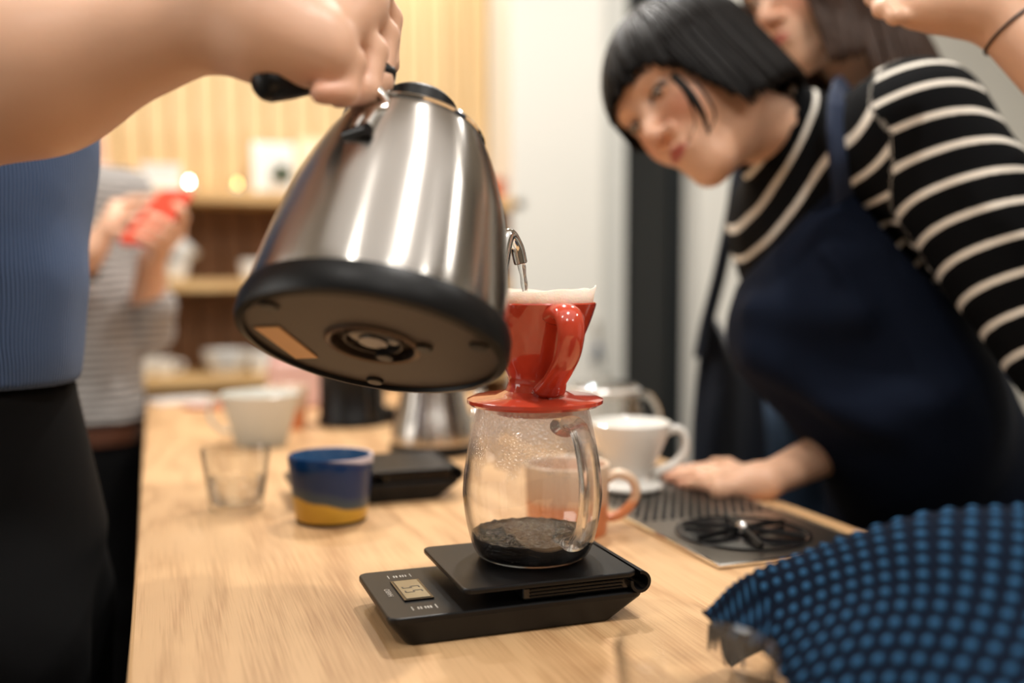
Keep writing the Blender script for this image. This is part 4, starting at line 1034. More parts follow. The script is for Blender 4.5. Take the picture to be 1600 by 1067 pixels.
def ph_tee(s):
    s.cap(at(128, 320, 2.03), at(150, 480, 2.03), .075, .085, k=.05); s.cap(at(150, 480, 2.03), at(152, 700, 2.03), .085, .098, k=.06); s.cap(sHL, sHR, .055, .055, k=.05)
    s.cap(sHL, at(240, 515, 2.06), .050, .043, k=.02); s.cap(at(232, 520, 2.04), at(242, 478, 2.0), .048, .044, k=.02)
    s.cap(sHR, at(70, 480, 1.92), .052, .046, k=.02)
mesh_obj('tee', [sdf_mesh(ph_tee, .0065, mod=lambda f, X, Y, Z: np.maximum(f-fo2(X, Y, Z)*.8, hemz-Z))], M_tee, PH)
mesh_obj('trousers', [sdf_mesh(lambda s: (s.cap(at(142, 660, 2.03), at(118, 760, 2.03), .088, .098, k=.03), legs((at(118, 760, 2.03)[0], at(118, 760, 2.03)[1], .78), .06, (1, .2), .10, .06, (0, -1))(s)), .009,
    mod=lambda f, X, Y, Z: np.maximum(np.maximum(f, Z-hemz-.01), X+.026))], M_blk, PH)
bz = hemz-.012; bc = at(150, 668, 2.03)
kinv(MB().lathe([(.092, -.017), (.0965, -.017), (.0965, .017), (.092, .017), (.092, -.017)], 40, Matrix.Translation((bc[0], bc[1], bz-.01))).build('belt', pbr('brown_leather', (84, 48, 30), .5), None), PH)
shoes(at(118, 760, 2.03), .06, (1, .2), (0, -1), PH)
kinv(tubes_mesh(drape_hair(hH, lambda p: .05 if abs((p+PI) % (2*PI)-PI) < .7 else -.12, 260, .006, flare=.05, seed=31), 4).build('hair', M_hairb, None, auto=False), PH); mesh_obj('hair_cap', [hair_shell(hH)], M_hairb, PH)
def strap_ring(c, d, r, h, mat, name, parent=None):
    q = Vector(d).to_track_quat('Z', 'Y').to_matrix().to_4x4()
    return MB().lathe([(r, -h), (r+.003, -h), (r+.003, h), (r, h), (r, -h)], 32, Matrix.Translation(tuple(c))@q).build(name, mat, parent)
wd = wR-eR; wd /= np.linalg.norm(wd); wc = eR+wd*.10
wt = strap_ring(wc, wd, .034, .007, M_blackpl, 'wristwatch'); tag(wt, 'wristwatch with dark band on the wrist of the phone holder', 'watch')
# phone
pa, pb_, pc_ = at(254, 298, 1.905), at(317, 300, 1.905-.044), at(214, 374, 1.905-.093)
ex = (pb_-pa); ex /= np.linalg.norm(ex); ey = pc_-pa; ey -= ex*(ex@ey); ly_ = np.linalg.norm(ey); ey /= ly_; ez = np.cross(ex, ey)
PM = Matrix(((ex[0], ey[0], ez[0], pa[0]), (ex[1], ey[1], ez[1], pa[1]), (ex[2], ey[2], ez[2], pa[2]), (0, 0, 0, 1)))
ph = bpy.data.objects.new('phone', None); link(ph); ph.matrix_world = PM; bpy.context.view_layer.update(); ph.empty_display_size = .03
tag(ph, 'phone in a coral red case held in both hands', 'phone')
MB().prism(rounded(0, 0, .082, .148, .012), -.0045, .0045).build('case', pbr('coral_case', (214, 76, 54), .35), ph, bevel=.002)
MB().prism(rounded(.004, .004, .078, .144, .009), *((-.0056, -.0046) if (ez@CF) > 0 else (.0046, .0056))).build('camera_side', pbr('coral_back', (206, 70, 50), .35), ph, smooth=False)

# ============ hand reaching in from the right
hw_ = at(1545, 12, .93); ew = at(1850, 300, .86)
RP = person('person', (at(2050, 600, .85)[0], at(2050, 600, .85)[1], 0), 'person outside the right edge whose loosely closed hand reaches in at top right')
nm = [at(1445, -62, .97), at(1428, -38, .955), at(1420, -12, .94), at(1424, 12, .925)]
nf = [[at(1385, -60, .98), at(1372, -30, .975), at(1395, -12, .96)], [at(1370, -30, .965), at(1366, -5, .955), at(1392, 5, .945)], [at(1372, -6, .945), at(1378, 14, .935), at(1405, 16, .93)], [at(1385, 12, .925), at(1398, 26, .915), at(1424, 26, .915)]]
nt_ = [at(1470, -20, .99), at(1420, -40, 1.0), at(1385, -35, 1.0)]
def rp_arm(s):
    s.cap(ew, hw_, .043, .0255, k=.02); s.cap(hw_, at(1470, 2, .925), .026, .0245, k=.02); s.cap(at(1500, 12, .925), at(1440, 14, .92), .022, .016, k=.02)
    hand_chain(s, at(1510, 6, .935), nm, nf, nt_, rw=.028, rp=.0125, rf=.0095)
TC = at(2200, 480, .85)
hR = frame(at(2180, -330, .85), np.array((-.8, .35, -.4)), np.array((-.2, 0, .97)))
mesh_obj('body', [sdf_mesh(rp_arm, .0028), sdf_mesh(lambda s: (head_prims(s, hR, .5), s.cap(hR[:3, :3]@np.array((0, -.03, -.05))+hR[:3, 3], TC+(0, 0, .30), .05, .055, k=.03), s.cap(TC+(0, 0, .25), TC+(0, 0, -.1), .09, .09, k=.05)), .006)], M_skin, RP, col=body_color(hR))
M_dkk = pbr('charcoal_sweater', (52, 54, 60), .9)
rs = TC+np.array((-.02, .17, .25))
mesh_obj('sweater', [sdf_mesh(lambda s: (s.cap(TC+(0, 0, .18), TC+(0, 0, -.2), .13, .125, k=.06), s.cap(rs, TC+np.array((.02, -.17, .25)), .065, .065, k=.06), s.cap(rs, ew, .06, .05, k=.02)), .009)], M_dkk, RP)
mesh_obj('trousers', [sdf_mesh(lambda s: (s.cap(TC+(0, 0, -.2), TC+(0, 0, -.3), .12, .13, k=.03), legs((TC[0], TC[1], .80), .08, (0, 1), .11, .06, (-1, 0))(s)), .012)], M_blk, RP)
shoes(TC, .08, (0, 1), (-1, 0), RP)
kinv(tubes_mesh(drape_hair(hR, bob, 200, .007, seed=41), 4).build('hair', M_hair, None, auto=False), RP); mesh_obj('hair_cap', [hair_shell(hR)], M_hair, RP)
bd_ = hw_-ew; bd_ /= np.linalg.norm(bd_)
bg = strap_ring(ew+bd_*(np.linalg.norm(hw_-ew)-.030), bd_, .0275, .0012, pbr('dark_cord', (60, 40, 30), .5), 'bracelet'); tag(bg, 'thin dark bracelet on the wrist at the top right', 'bracelet')
# ------------------------------------------------------------------ things on the counter
def tumbler(name, loc, rt, rb, h, label, cat, wall=.0018, base=.006, mat=None, water=None):
    t = thing(name, tuple(loc), 0, label, cat)
    MB().lathe([(0, 0), (rb-.003, 0), (rb, .003)]+[(rb+(rt-rb)*u, .003+(h-.005)*u) for u in (.3, .6, 1)]+[(rt-wall*.5, h), (rt-wall, h-.002)]+[(rb+(rt-rb)*u-wall, .003+(h-.005)*u) for u in (.6, .3)]+[(rb-wall, base+.002), (rb-wall-.003, base), (0, base)], 56).build('glass_body', mat or M_glass, t)
    if water:
        rw = rb+(rt-rb)*water/h-wall-.0005
        MB().lathe([(0, base+.0004), (rb-wall-.003, base+.0006), (rb-wall-.0007, base+.003), (rw, water), (rw-.0015, water-.0006), (0, water-.0006)], 48).build('water', M_waterf, t)
    return t
M_waterf = glass_solid('still_water', (.99, .99, .985), 1.33, 0, .5)
g = on(370, 797); tumbler('drinking_glass', g, .0365, .0285, .068, 'clear drinking glass half full of water beside the blue and yellow cup', 'glass', water=.036, base=.008)
# blue and yellow cup
M_cup = bpy.data.materials.new('blue_yellow_glaze'); M_cup.use_nodes = True; nt, b = bsdf(M_cup); L = nt.links.new
tc = N(nt, 'ShaderNodeTexCoord'); sx = N(nt, 'ShaderNodeSeparateXYZ'); L(tc.outputs['Object'], sx.inputs[0])
mm = N(nt, 'ShaderNodeMath', operation='MULTIPLY_ADD'); L(sx.outputs[0], mm.inputs[0]); mm.inputs[1].default_value = .14; L(sx.outputs[2], mm.inputs[2])
nz = N(nt, 'ShaderNodeTexNoise', Scale=16.0); L(tc.outputs['Object'], nz.inputs[0]); m2 = N(nt, 'ShaderNodeMath', operation='MULTIPLY_ADD'); L(nz.outputs['Fac'], m2.inputs[0]); m2.inputs[1].default_value = .016; L(mm.outputs[0], m2.inputs[2])
mr = N(nt, 'ShaderNodeMapRange'); mr.inputs['From Min'].default_value = .0; mr.inputs['From Max'].default_value = .0785; L(m2.outputs[0], mr.inputs[0])
cr = N(nt, 'ShaderNodeValToRGB'); cr.color_ramp.elements[0].color = srgb(206, 164, 58); cr.color_ramp.elements[0].position = .36
cr.color_ramp.elements[1].color = srgb(60, 78, 88); cr.color_ramp.elements[1].position = .40
for p_, c_ in ((.47, (48, 68, 90)), (.54, (2, 44, 90)), (.90, (4, 44, 90)), (.94, (60, 66, 92)), (.965, (200, 190, 196))):
    e_ = cr.color_ramp.elements.new(p_); e_.color = srgb(*c_)
L(mr.outputs[0], cr.inputs[0]); L(cr.outputs[0], b.inputs['Base Color']); b.inputs['Roughness'].default_value = .28; b.inputs['Coat Weight'].default_value = .12; b.inputs['Specular IOR Level'].default_value = .35
g = on(518, 812); t = thing('ceramic_cup', tuple(g), 0, 'handleless ceramic cup glazed navy blue over yellow', 'cup')
CRT, CRB, CH = .0437, .0365, .069
MB().lathe([(0, .0012), (CRB-.005, .001), (CRB-.004, 0), (CRB-.001, .001), (CRB, .004)]+[(CRB+(CRT-CRB)*u**.85, .004+(CH-.006)*u) for u in (.2, .4, .6, .8, 1)]+[(CRT-.0008, CH), (CRT-.0030, CH-.0005)], 64).build('cup_body', M_cup, t)
MB().lathe([(CRT-.0029, CH-.0004)]+[(CRB+(CRT-CRB)*u-.0036, .004+(CH-.006)*u) for u in (.9, .6, .3)]+[(CRB-.007, .006), (0, .005)], 64).build('cup_inside', pbr('blue_inner_glaze', (58, 92, 130), .12, coat=.5), t)
MB().lathe([(CRB-.0052, 0), (CRB-.0028, 0), (CRB-.0005, .0012), (CRB+.0002, .0038), (CRB-.004, .0009)], 48).build('foot_ring', pbr('dark_unglazed_foot', (60, 44, 34), .8), t)
def mug(name, loc, rt, rb, h, mat, label, cat, ang, hr=.028, ht=.0048, inside=None, foot=None, hz=.5, curve=1.0, flat=1.3):
    t = thing(name, tuple(loc), 0, label, cat)
    out = [(rb+(rt-rb)*u**curve, .003+(h-.004)*u) for u in np.linspace(0, 1, 10)]
    MB().lathe([(0, .001), (rb-.004, 0), (rb-.001, 0)]+out+[(rt-.0012, h), (rt-.003, h-.001)]+[(r-.0035, z) for r, z in out[::-1][1:-1]]+[(0, .006)], 56).build('cup_body', mat, t)
    d = np.array([math.cos(ang), math.sin(ang), 0]); zc = h*hz; rm = rb+(rt-rb)*((zc/h)**curve)
    P = smooth_path([d*(rm-.0015+hr*x)+np.array([0, 0, zc+hr*z]) for x, z in ((.0, .62), (.45, .80), (.95, .55), (1.08, 0), (.80, -.48), (.35, -.78), (-.12, -.82))], 30)
    MB().tube(P, [ht*(1.25 if i in (0, 29) else 1) for i in range(30)], 14, flat=flat, up=tuple(np.cross(d, (0, 0, 1)))).build('handle', mat, t, auto=False)
    return t
def grad_mat(name, stops, h, rough=.3, ns=14, amp=.012):
    mt = bpy.data.materials.new(name); mt.use_nodes = True; nt, b = bsdf(mt); L = nt.links.new
    tc = N(nt, 'ShaderNodeTexCoord'); sx = N(nt, 'ShaderNodeSeparateXYZ'); L(tc.outputs['Object'], sx.inputs[0])
    nz = N(nt, 'ShaderNodeTexNoise', Scale=float(ns)); L(tc.outputs['Object'], nz.inputs[0]); m2 = N(nt, 'ShaderNodeMath', operation='MULTIPLY_ADD'); L(nz.outputs['Fac'], m2.inputs[0]); m2.inputs[1].default_value = amp; L(sx.outputs[2], m2.inputs[2])
    mr = N(nt, 'ShaderNodeMapRange'); mr.inputs['From Min'].default_value = amp*.5; mr.inputs['From Max'].default_value = h+amp*.5; L(m2.outputs[0], mr.inputs[0])
    cr = N(nt, 'ShaderNodeValToRGB'); el = cr.color_ramp.elements; el[0].position, el[0].color = stops[0][0], srgb(*stops[0][1]); el[1].position, el[1].color = stops[-1][0], srgb(*stops[-1][1])
    for p_, c_ in stops[1:-1]: e_ = el.new(p_); e_.color = srgb(*c_)
    L(mr.outputs[0], cr.inputs[0]); L(cr.outputs[0], b.inputs['Base Color']); b.inputs['Roughness'].default_value = rough; return mt
M_om = grad_mat('cream_to_orange_glaze', [(.0, (206, 122, 76)), (.42, (210, 134, 88)), (.50, (208, 168, 136)), (1.0, (224, 202, 178))], .069)
ca = math.atan2(CR[1], CR[0])
mug('mug', on(886, 830), .0415, .0395, .069, M_om, 'cream mug with orange lower half standing behind the glass server', 'mug', ca+.05, hr=.027, hz=.52)
M_gw = grad_mat('pale_grey_glaze', [(0, (176, 178, 170)), (.3, (196, 198, 190)), (1, (226, 222, 212))], .10, .25)
wq = on(408, 694)
mug('jug', wq, .0590, .0385, .078, M_gw, 'wide pale grey tapered jug with a loop handle behind the drinking glass', 'jug', ca+PI-.1, hr=.03, ht=.003, hz=.55)
mug('mug', on(452, 672)+np.array((.0, .03, 0)), .036, .030, .070, M_om, 'orange and cream mug mostly hidden behind the pale grey jug', 'mug', ca+1.8, hr=.02)
# papers and packets at the far end
for (px, py, lx, ly, rz, colr, lb) in ((285, 628, .12, .08, .3, (226, 218, 210), 'white folded paper lying at the far left end of the counter'), (322, 637, .07, .05, -.4, (170, 60, 48), 'red and white packet lying beside the folded paper'),
                                    (478, 634, .075, .055, .2, (200, 84, 66), 'small red packet lying behind the pale grey jug')):
    q = on(px, py); t = thing('paper_packet', tuple(q), rz, lb, 'paper')
    MB().prism(rounded(-lx/2, -ly/2, lx/2, ly/2, .004), .0003, .006).build('packet', pbr('packet_print', colr, .5), t, smooth=False, bevel=.001)
    MB().prism(rounded(-lx/2+.006, -ly/2+.01, lx/2-.03, ly/2-.012, .003), .0061, .0068).build('printed_panel', pbr('packet_panel', (232, 224, 216), .5), t, smooth=False)
q = on(300, 628)
# pink bag standing at the far end
q = on(468, 634); t = thing('paper_bag', tuple(q), .15, 'pale pink paper bag standing at the far end of the counter', 'bag')
bg_ = MB(); bg_.box((-.055, -.035, .0005), (.06, .035, .088), taper=-.0); bg_.build('bag_body', pbr('pink_paper', (222, 184, 176), .7, var=.08, vs=15), t, smooth=False, bevel=.006)
MB().box((-.054, -.007, .088), (.059, .007, .102)).build('folded_top', pbr('pink_paper_fold', (206, 160, 152), .7), t, smooth=False, bevel=.003)
# black grinder canister
q = on(551, 662); t = thing('coffee_grinder', tuple(q), -.1, 'squat black coffee grinder standing behind the second kettle', 'grinder')
MB().lathe([(0, .0005), (.056, .0005), (.0585, .003), (.0585, .012), (.0555, .016), (.0555, .098), (.0585, .104), (.0585, .118), (.052, .122), (0, .122)], 40).build('grinder_body', M_blackpl, t)
MB().lathe([(0, .1222), (.047, .1222), (.047, .14), (.03, .146), (0, .147)], 32).build('hopper_lid', M_blackgl, t)
MB().box((.052, -.016, .0005), (.074, .016, .028)).build('side_drawer', M_blackpl, t, smooth=False, bevel=.003)
MB().lathe([(0, .147), (.008, .147), (.010, .155), (0, .16)], 20).build('lid_knob', M_blackgl, t)
# second kettle on its base
q = on(677, 706); t = thing('electric_kettle', tuple(q), 0, 'second smaller steel kettle standing on its black power base on the counter', 'kettle')
MB().lathe([(0, .0004), (.060, .0004), (.063, .003), (.063, .012), (.058, .016), (0, .016)], 48).build('power_base', M_blackpl, t)
MB().lathe([(0, .0165), (.060, .0165)]+[tuple(p) for p in smooth_path([(.0605, .018), (.0600, .030), (.056, .048), (.049, .072), (.044, .100), (.042, .125), (.040, .128)], 24)]+[(0, .129)], 64).build('steel_body', M_steel, t)
MB().lathe([(0, .129), (.033, .1292), (.033, .133), (.012, .135), (.012, .146), (.009, .149), (0, .149)], 32).build('lid', M_blackpl, t)
MB().tube(smooth_path([(.050, .0, .04), (.075, .03, .045), (.085, .05, .08), (.085, .052, .11), (.10, .068, .125), (.108, .076, .118)], 26), np.linspace(.008, .0045, 26), 12).build('gooseneck_spout', M_chrome, t, auto=False)
MB().tube(smooth_path([(-.038, -.01, .115), (-.07, -.03, .13), (-.095, -.042, .11), (-.095, -.042, .06)], 22), .008, 12).build('handle', M_blackpl, t, auto=False)
# white dripper on the tray, clear server behind
q = on(984, 764, .9042); t = thing('coffee_dripper', tuple(q), 0, 'white ceramic cone dripper with loop handle on the perforated drip tray', 'dripper')
MB().lathe([(0, .0005), (.030, .0005), (.037, .003), (.0385, .006), (.036, .008), (.026, .009), (.0225, .013), (.022, .019), (.028, .030), (.037, .048), (.0435, .064), (.047, .0755), (.0475, .0785), (.0460, .0795), (.0445, .0775), (.036, .054), (.018, .022), (.0, .020)], 64).build('cone', M_white, t)
d = np.array([math.cos(ca), math.sin(ca), 0])
MB().tube(smooth_path([d*r+np.array([0, 0, z]) for r, z in ((.042, .066), (.050, .071), (.060, .068), (.065, .056), (.062, .042), (.052, .030), (.040, .024), (.026, .019))], 30), .0048, 14, flat=1.3, up=tuple(np.cross(d, (0, 0, 1)))).build('handle', M_white, t, auto=False)
q = on(944, 712, .9042); t = thing('coffee_server', tuple(q), 0, 'empty clear glass server standing behind the white dripper', 'coffee server')
pr_ = smooth_path([(.046, .001), (.0555, .012), (.0575, .030), (.054, .055), (.048, .080), (.047, .088)], 20)
MB().lathe([(0, 0)]+[tuple(p) for p in pr_]+[(p[0]-.0018, max(p[1], .003)) for p in pr_[::-1]]+[(0, .003)], 56).build('glass_body', M_glass, t)
MB().lathe([(.0465, .0865), (.0495, .0885), (.0495, .0935), (.0465, .0955), (.0445, .092), (.0465, .0865)], 56).build('rim_band', pbr('frosted_white_band', (226, 224, 218), .2, coat=.4), t)
MB().tube(smooth_path([d*r+np.array([0, 0, z]) for r, z in ((.047, .085), (.060, .084), (.072, .066), (.076, .044), (.066, .026), (.056, .022))], 26), .0045, 12, up=tuple(np.cross(d, (0, 0, 1)))).build('handle', M_handle, t, auto=False)
MB().lathe([(0, .0965), (.040, .0965), (.043, .094), (.0455, .0965), (.041, .102), (.012, .106), (.010, .114), (0, .116)], 40).build('lid', M_glass, t)
# near clear glass, very soft in front
q = at(1088, 1008, .50); tumbler('drinking_glass', (q[0], q[1], .9), .0410, .033, q[2]-.9, 'empty clear glass in the very front beside the blue towel', 'glass', base=.004)

# ------------------------------------------------------------------ blue honeycomb towel, bunched up at the right front
T0 = [(1098, 958, .60), (1140, 922, .595), (1185, 888, .59), (1240, 862, .585), (1310, 838, .575), (1400, 818, .56), (1500, 805, .545), (1600, 794, .53), (1720, 786, .51)]
T1 = [(1106, 966, .590), (1160, 955, .572), (1230, 950, .55), (1310, 945, .53), (1400, 940, .51), (1490, 935, .49), (1580, 930, .475), (1690, 925, .46), (1820, 920, .445)]
T2 = [(1114, 974, .585), (1170, 990, .555), (1226, 1040, .52), (1290, 1110, .485), (1380, 1150, .455), (1480, 1180, .43), (1600, 1200, .41), (1720, 1220, .395), (1860, 1240, .38)]
T3 = [(1122, 982, .580), (1172, 1000, .550), (1218, 1060, .515), (1270, 1130, .48)]
def rowpts(R, n): 
    return smooth_path([at(*p) for p in R], n)
NU, NV = 300, 190
A0, A1, A2 = rowpts(T0, NU), rowpts(T1, NU), rowpts(T2, NU)
# the back row falls behind to the counter, the front row comes down to the counter
B0 = A0+np.outer(np.ones(NU), CF)*.04; B0[:, 2] = np.maximum(.9015, A0[:, 2]-.07-.0*B0[:, 2]); 
lift0 = np.clip(np.arange(NU)/60., 0, 1)[:, None]
B0 = A0*(1-lift0)+B0*lift0+0
B3 = A2-np.outer(np.ones(NU), CF)*.02*1; B3[:, 2] = .9015; lift3 = np.clip((np.arange(NU)-95)/80., 0, 1)[:, None]; B3 = A2*(1-lift3*.999)+B3*lift3*.999+(1-lift3)*(np.array([0, 0, -.006])-CF*.002)
V = []
for j in range(NV):
    u = j/(NV-1)*4
    rows_ = [B0, A0, A1, A2, B3]
    i = min(int(u), 3); w_ = u-i
    P = [rows_[max(i-1, 0)], rows_[i], rows_[i+1], rows_[min(i+2, 4)]]
    Cc = .5*((2*P[1])+(-P[0]+P[2])*w_+(2*P[0]-5*P[1]+4*P[2]-P[3])*w_**2+(-P[0]+3*P[1]-3*P[2]+P[3])*w_**3)
    V.append(Cc)
V = np.array(V)                                        # (NV, NU, 3)
du = np.gradient(V, axis=1); dv = np.gradient(V, axis=0); Nn = np.cross(du, dv); Nn /= np.linalg.norm(Nn, axis=2)[..., None]+1e-9
if (Nn[NV//2, NU//2]@CF) > 0: Nn = -Nn
su = np.cumsum(np.linalg.norm(du, axis=2), 1); svv = np.cumsum(np.linalg.norm(dv, axis=2), 0)
pu, pv = .0105, .0105
ph_ = 2*PI*su[NV//2][None, :]/pu+0*svv; pv_ = 2*PI*svv/pv
hgt = np.clip(np.cos(ph_+.35*pv_)*.5+.5, 0, 1)*np.clip(np.cos(pv_-.2*ph_)*.5+.5, 0, 1)
hgt = hgt**.8
V2 = V+Nn*((hgt*.0020+.003*np.sin(su*38+svv*22))*np.clip(su/.05, 0, 1))[..., None]
V2[..., 2] = np.maximum(V2[..., 2], .9012)
vv = np.concatenate([V2.reshape(-1, 3), (V-Nn*.002).reshape(-1, 3)]); vv[:, 2] = np.maximum(vv[:, 2], .9006)
I = np.arange(NV*NU).reshape(NV, NU); off = NV*NU
qs = np.stack([I[:-1, :-1], I[:-1, 1:], I[1:, 1:], I[1:, :-1]], -1).reshape(-1, 4)
side = []
for a, b_ in ((I[0, :-1], I[0, 1:]), (I[-1, 1:], I[-1, :-1]), (I[1:, 0], I[:-1, 0]), (I[:-1, -1], I[1:, -1])): side.append(np.stack([b_, a, a+off, b_+off], 1))
Q = np.concatenate([qs, qs[:, ::-1]+off]+side)
dk = np.array(srgb(7, 16, 30)[:3]); lt2 = np.array(srgb(46, 88, 124)[:3])
def tcol(P):
    c = np.tile(dk, (len(P), 1)); w_ = np.clip((hgt.reshape(-1)-.45)/.5, 0, 1)[:, None]; c[:off] = dk*(1-w_)+lt2*w_; return c
M_tow = vcol('honeycomb_cotton', .95); bsdf(M_tow)[1].inputs['Specular IOR Level'].default_value = .08
tw = mesh_obj('towel', [(vv, Q)], M_tow, None, col=tcol)
tag(tw, 'dark blue honeycomb weave towel with light blue dots bunched up in the right foreground', 'towel')
fr = MB()
for k in range(7):
    p = at(1112+k*7, 975+k*5, .585-.004*k); q_ = p+cam_vec(random.uniform(-.004, .004), -.012-.008*random.random(), .002)
    fr.tube([p, (p+q_)/2, q_], [.0022, .0018, .0008], 6)
tag(kinv(fr.build('frayed_corner', pbr('black_fringe', (16, 18, 24), .9), None), tw), kind='stuff')

# ------------------------------------------------------------------ things on the shelves
def shelf_pt(px, z, dy=.07): q = onY(px, 400, SY+dy); return (q[0], SY+dy, z)
def cup_s(px, z, rt, rb, h, label, ang=None, dy=.07, tip=None, mat=None, grp=None):
    x, y, z_ = shelf_pt(px, z, dy); t = thing('cup', (x, y, z_), 0, label, 'cup', grp)
    MB().lathe([(0, .0005), (rb, .0005)]+[(rb+(rt-rb)*u**.6, h*u) for u in (.25, .5, .75, 1)]+[(rt-.003, h)]+[(rb+(rt-rb)*u**.6-.003, h*u) for u in (.75, .4)]+[(0, .006)], 32).build('cup_body', mat or M_white, t)
    if ang is not None:
        d = np.array([math.cos(ang), math.sin(ang), 0]); MB().tube(smooth_path([d*(rt-.004)+np.array([0, 0, h*.8]), d*(rt+.018)+np.array([0, 0, h*.75]), d*(rt+.018)+np.array([0, 0, h*.4]), d*(rb+.003)+np.array([0, 0, h*.25])], 14), .004, 8).build('handle', mat or M_white, t, auto=False)
    return t
zz1, zz2, zz3 = z1+.0002, z2+.0002, z3+.0002
x, y, z_ = shelf_pt(253, zz1); t = thing('storage_box', (x, y, z_), .05, 'small white box on the upper shelf nearest the left', 'box')
MB().box((-.055, -.04, 0), (.055, .04, .062)).build('box_body', M_white, t, smooth=False, bevel=.004)
MB().box((-.057, -.042, .0622), (.057, .042, .076)).build('lid', M_white, t, smooth=False, bevel=.003)
M_glint1 = emis('glass_glint_white', (255, 244, 224), 60); M_glint2 = emis('glass_glint_warm', (255, 214, 130), 14)  # emissive beads added to stand for bright highlights on small glass jars
for px, mt, lb in ((298, M_glint1, 'small glass jar with a glowing bead as its bright highlight beside the white box on the upper shelf'), (373, M_glint2, 'small glass jar with a dimmer glowing highlight bead on the upper shelf beside the white picture frame')):
    x, y, z_ = shelf_pt(px, zz1, .04); t = thing('glint_jar', (x, y, z_), 0, lb, 'candle')
    MB().lathe([(0, .0004), (.018, .0004), (.0205, .028), (.0185, .028), (.0165, .004), (0, .004)], 24).build('glass_holder', M_glass, t)
    MB().lathe([(0, .0045), (.0155, .0045), (.0155, .016), (0, .016)], 20).build('jar_filling', M_white, t)
    MB().lathe([(0, .0165), (.0045, .0215), (.0048, .026), (.002, .035), (0, .038)], 12).build('glint_bead', mt, t)
x, y, z_ = shelf_pt(430, zz1, .12); t = thing('picture_frame', (x, y, z_), 0, 'white picture frame standing on the upper shelf behind the potted plant', 'picture frame')
tl = Matrix.Rotation(-.1, 4, 'X')
MB().box((-.066, -.008, 0), (.066, .008, .165), tl).build('frame', M_white, t, smooth=False, bevel=.003)
MB().box((-.054, -.0095, .014), (.054, -.0082, .152), tl).build('print', pbr('blank_print', (228, 226, 220), .6), t, smooth=False)
x, y, z_ = shelf_pt(498, zz1, .12); t = thing('picture_frame', (x, y, z_), 0, 'cream coloured board leaning on the upper shelf right of the white frame', 'picture frame')
MB().box((-.062, -.008, 0), (.075, .008, .185), tl).build('frame', pbr('cream_board', (232, 212, 172), .6), t, smooth=False, bevel=.003)
MB().box((-.052, -.0092, .012), (.065, -.0082, .172), tl).build('print', pbr('cream_print', (238, 224, 190), .6), t, smooth=False)
x, y, z_ = shelf_pt(441, zz1, .05); t = thing('potted_plant', (x, y, z_), 0, 'small green plant in a white pot in front of the white frame', 'plant')
MB().lathe([(0, .0004), (.020, .0004), (.026, .03), (.023, .03), (.018, .006), (0, .006)], 24).build('pot', M_white, t)
M_leaf = pbr('green_leaf', (62, 92, 48), .5, var=.3, vs=30); lf_ = MB().add([(-.009, .012, 0), (0, 0, 0), (.009, .012, .002), (.0085, .026, .004), (0, .038, .001), (-.0085, .026, .004), (0, .02, -.003)], [(1, 2, 6), (2, 3, 6), (3, 4, 6), (4, 5, 6), (5, 0, 6), (0, 1, 6)])
pl_ = lf_.build('leaf', M_leaf, t, auto=False)
for k in range(44):
    o = pl_ if k == 0 else pl_.copy()
    if k: COL.objects.link(o); o.parent = t
    a = k*2.4; el_ = random.uniform(.0, 1.2); o.location = (.012*math.cos(a)*random.random(), .012*math.sin(a)*random.random(), .03+random.uniform(0, .034)); o.rotation_euler = (el_, random.uniform(-.4, .4), a)
cup_s(275, zz2, .040, .024, .056, 'white cup on the middle shelf with another cup tipped over it', None)
x, y, z_ = shelf_pt(282, zz2+.0565); t = thing('cup', (x+.008, y, z_+.026), 0, 'white cup stacked tilted on top of the cup on the middle shelf', 'cup'); t.rotation_euler = (0, .75, 0)
MB().lathe([(0, -.030), (.020, -.030), (.030, -.015), (.037, .012), (.039, .030), (.036, .030), (.028, -.010), (0, -.024)], 32).build('cup_body', M_white, t)
cup_s(392, zz2, .036, .024, .06, 'white cup on the middle shelf close to the poured kettle', 0.2)
cup_s(218, zz3, .048, .026, .066, 'tall white cup at the left end of the lowest visible shelf', PI)
cup_s(252, zz3, .036, .020, .050, 'smaller white cup beside the tall one on the lowest visible shelf', 0)
cup_s(352, zz3, .076, .040, .070, 'wide white bowl on the lowest visible shelf', None)
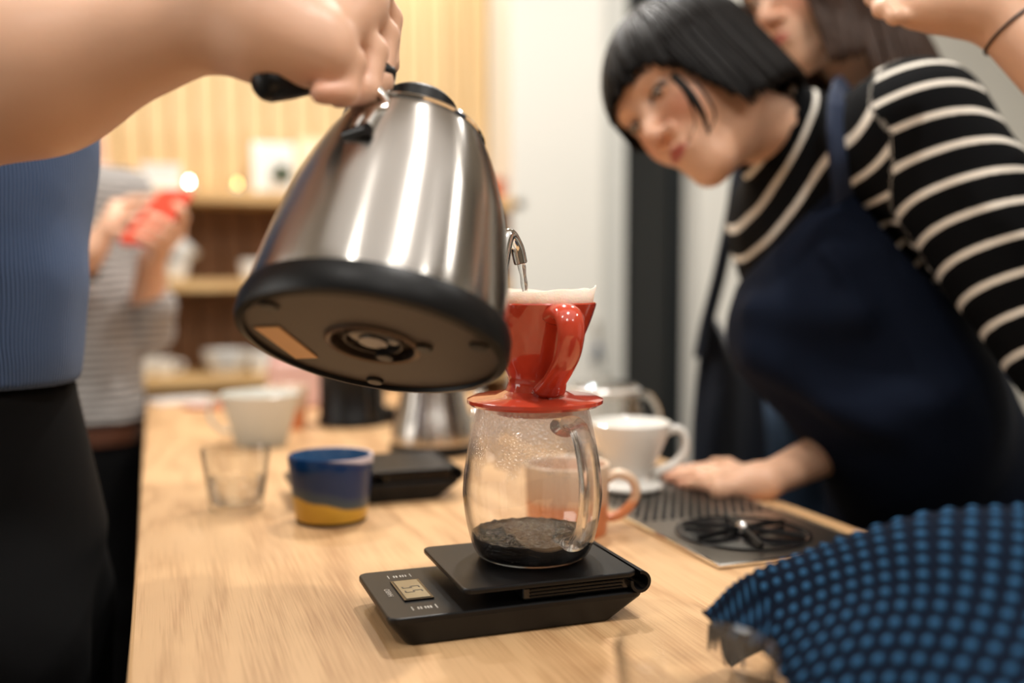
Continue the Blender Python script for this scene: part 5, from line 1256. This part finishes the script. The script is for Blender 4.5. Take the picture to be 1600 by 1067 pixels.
cup_s(405, zz3, .042, .026, .068, 'white cup right of the wide bowl on the lowest visible shelf', None)
cup_s(428, zz3, .022, .022, .062, 'small brown jar at the right end of the lowest visible shelf', None, dy=.1, mat=pbr('brown_jar', (96, 46, 30), .35))
x, y, z_ = shelf_pt(795, zz2, .06); t = thing('bottle', (x, y, z_), 0, 'white bottle with a blue cap on the middle shelf right of the kettle', 'bottle')
MB().lathe([(0, .0004), (.024, .0004), (.026, .004), (.026, .11), (.018, .128), (.016, .131), (0, .131)], 28).build('bottle_body', M_white, t)
MB().lathe([(0, .1315), (.019, .1315), (.019, .158), (.016, .161), (0, .161)], 24).build('cap', pbr('blue_cap', (40, 84, 130), .35), t)
x, y, z_ = shelf_pt(776, zz1, .08); t = thing('storage_jar', (x, y, z_), 0, 'orange canister on the upper shelf just right of the poured kettle', 'jar')
MB().lathe([(0, .0004), (.024, .0004), (.026, .004), (.026, .06), (.022, .063), (0, .063)], 24).build('jar_body', pbr('orange_tin', (206, 118, 80), .4), t)
MB().lathe([(0, .0632), (.0255, .0632), (.0255, .072), (0, .074)], 24).build('lid', pbr('orange_tin_lid', (190, 96, 66), .4), t)
# chrome opener hanging on the shaded white trim
q = onY(932, 505, 3.085); t = thing('hanging_tool', (q[0], 3.085, q[2]), 0, 'small chrome and blue tool hanging on the white pillar behind the red dripper', 'tool')
MB().lathe([(0, 0), (.010, 0), (.012, -.004), (.006, -.012), (0, -.013)], 20, Matrix.Rotation(-PI/2, 4, 'X')@Matrix.Translation((0, 0, .006))).build('hook', M_chrome, t)
MB().tube([(0, -.010, .004), (0, -.012, -.03), (.001, -.012, -.07)], [.006, .008, .006], 12).build('chain', M_chrome, t)
MB().tube([(.001, -.012, -.07), (.001, -.012, -.095)], .011, 12).build('tool_body', pbr('blue_grip', (44, 74, 120), .25, coat=.5), t)
MB().tube([(-.008, -.012, -.093), (-.013, -.012, -.135)], .006, 10).tube([(.008, -.012, -.093), (.013, -.012, -.135)], .006, 10).build('fork', pbr('dark_steel', (60, 74, 96), .25, .9), t)
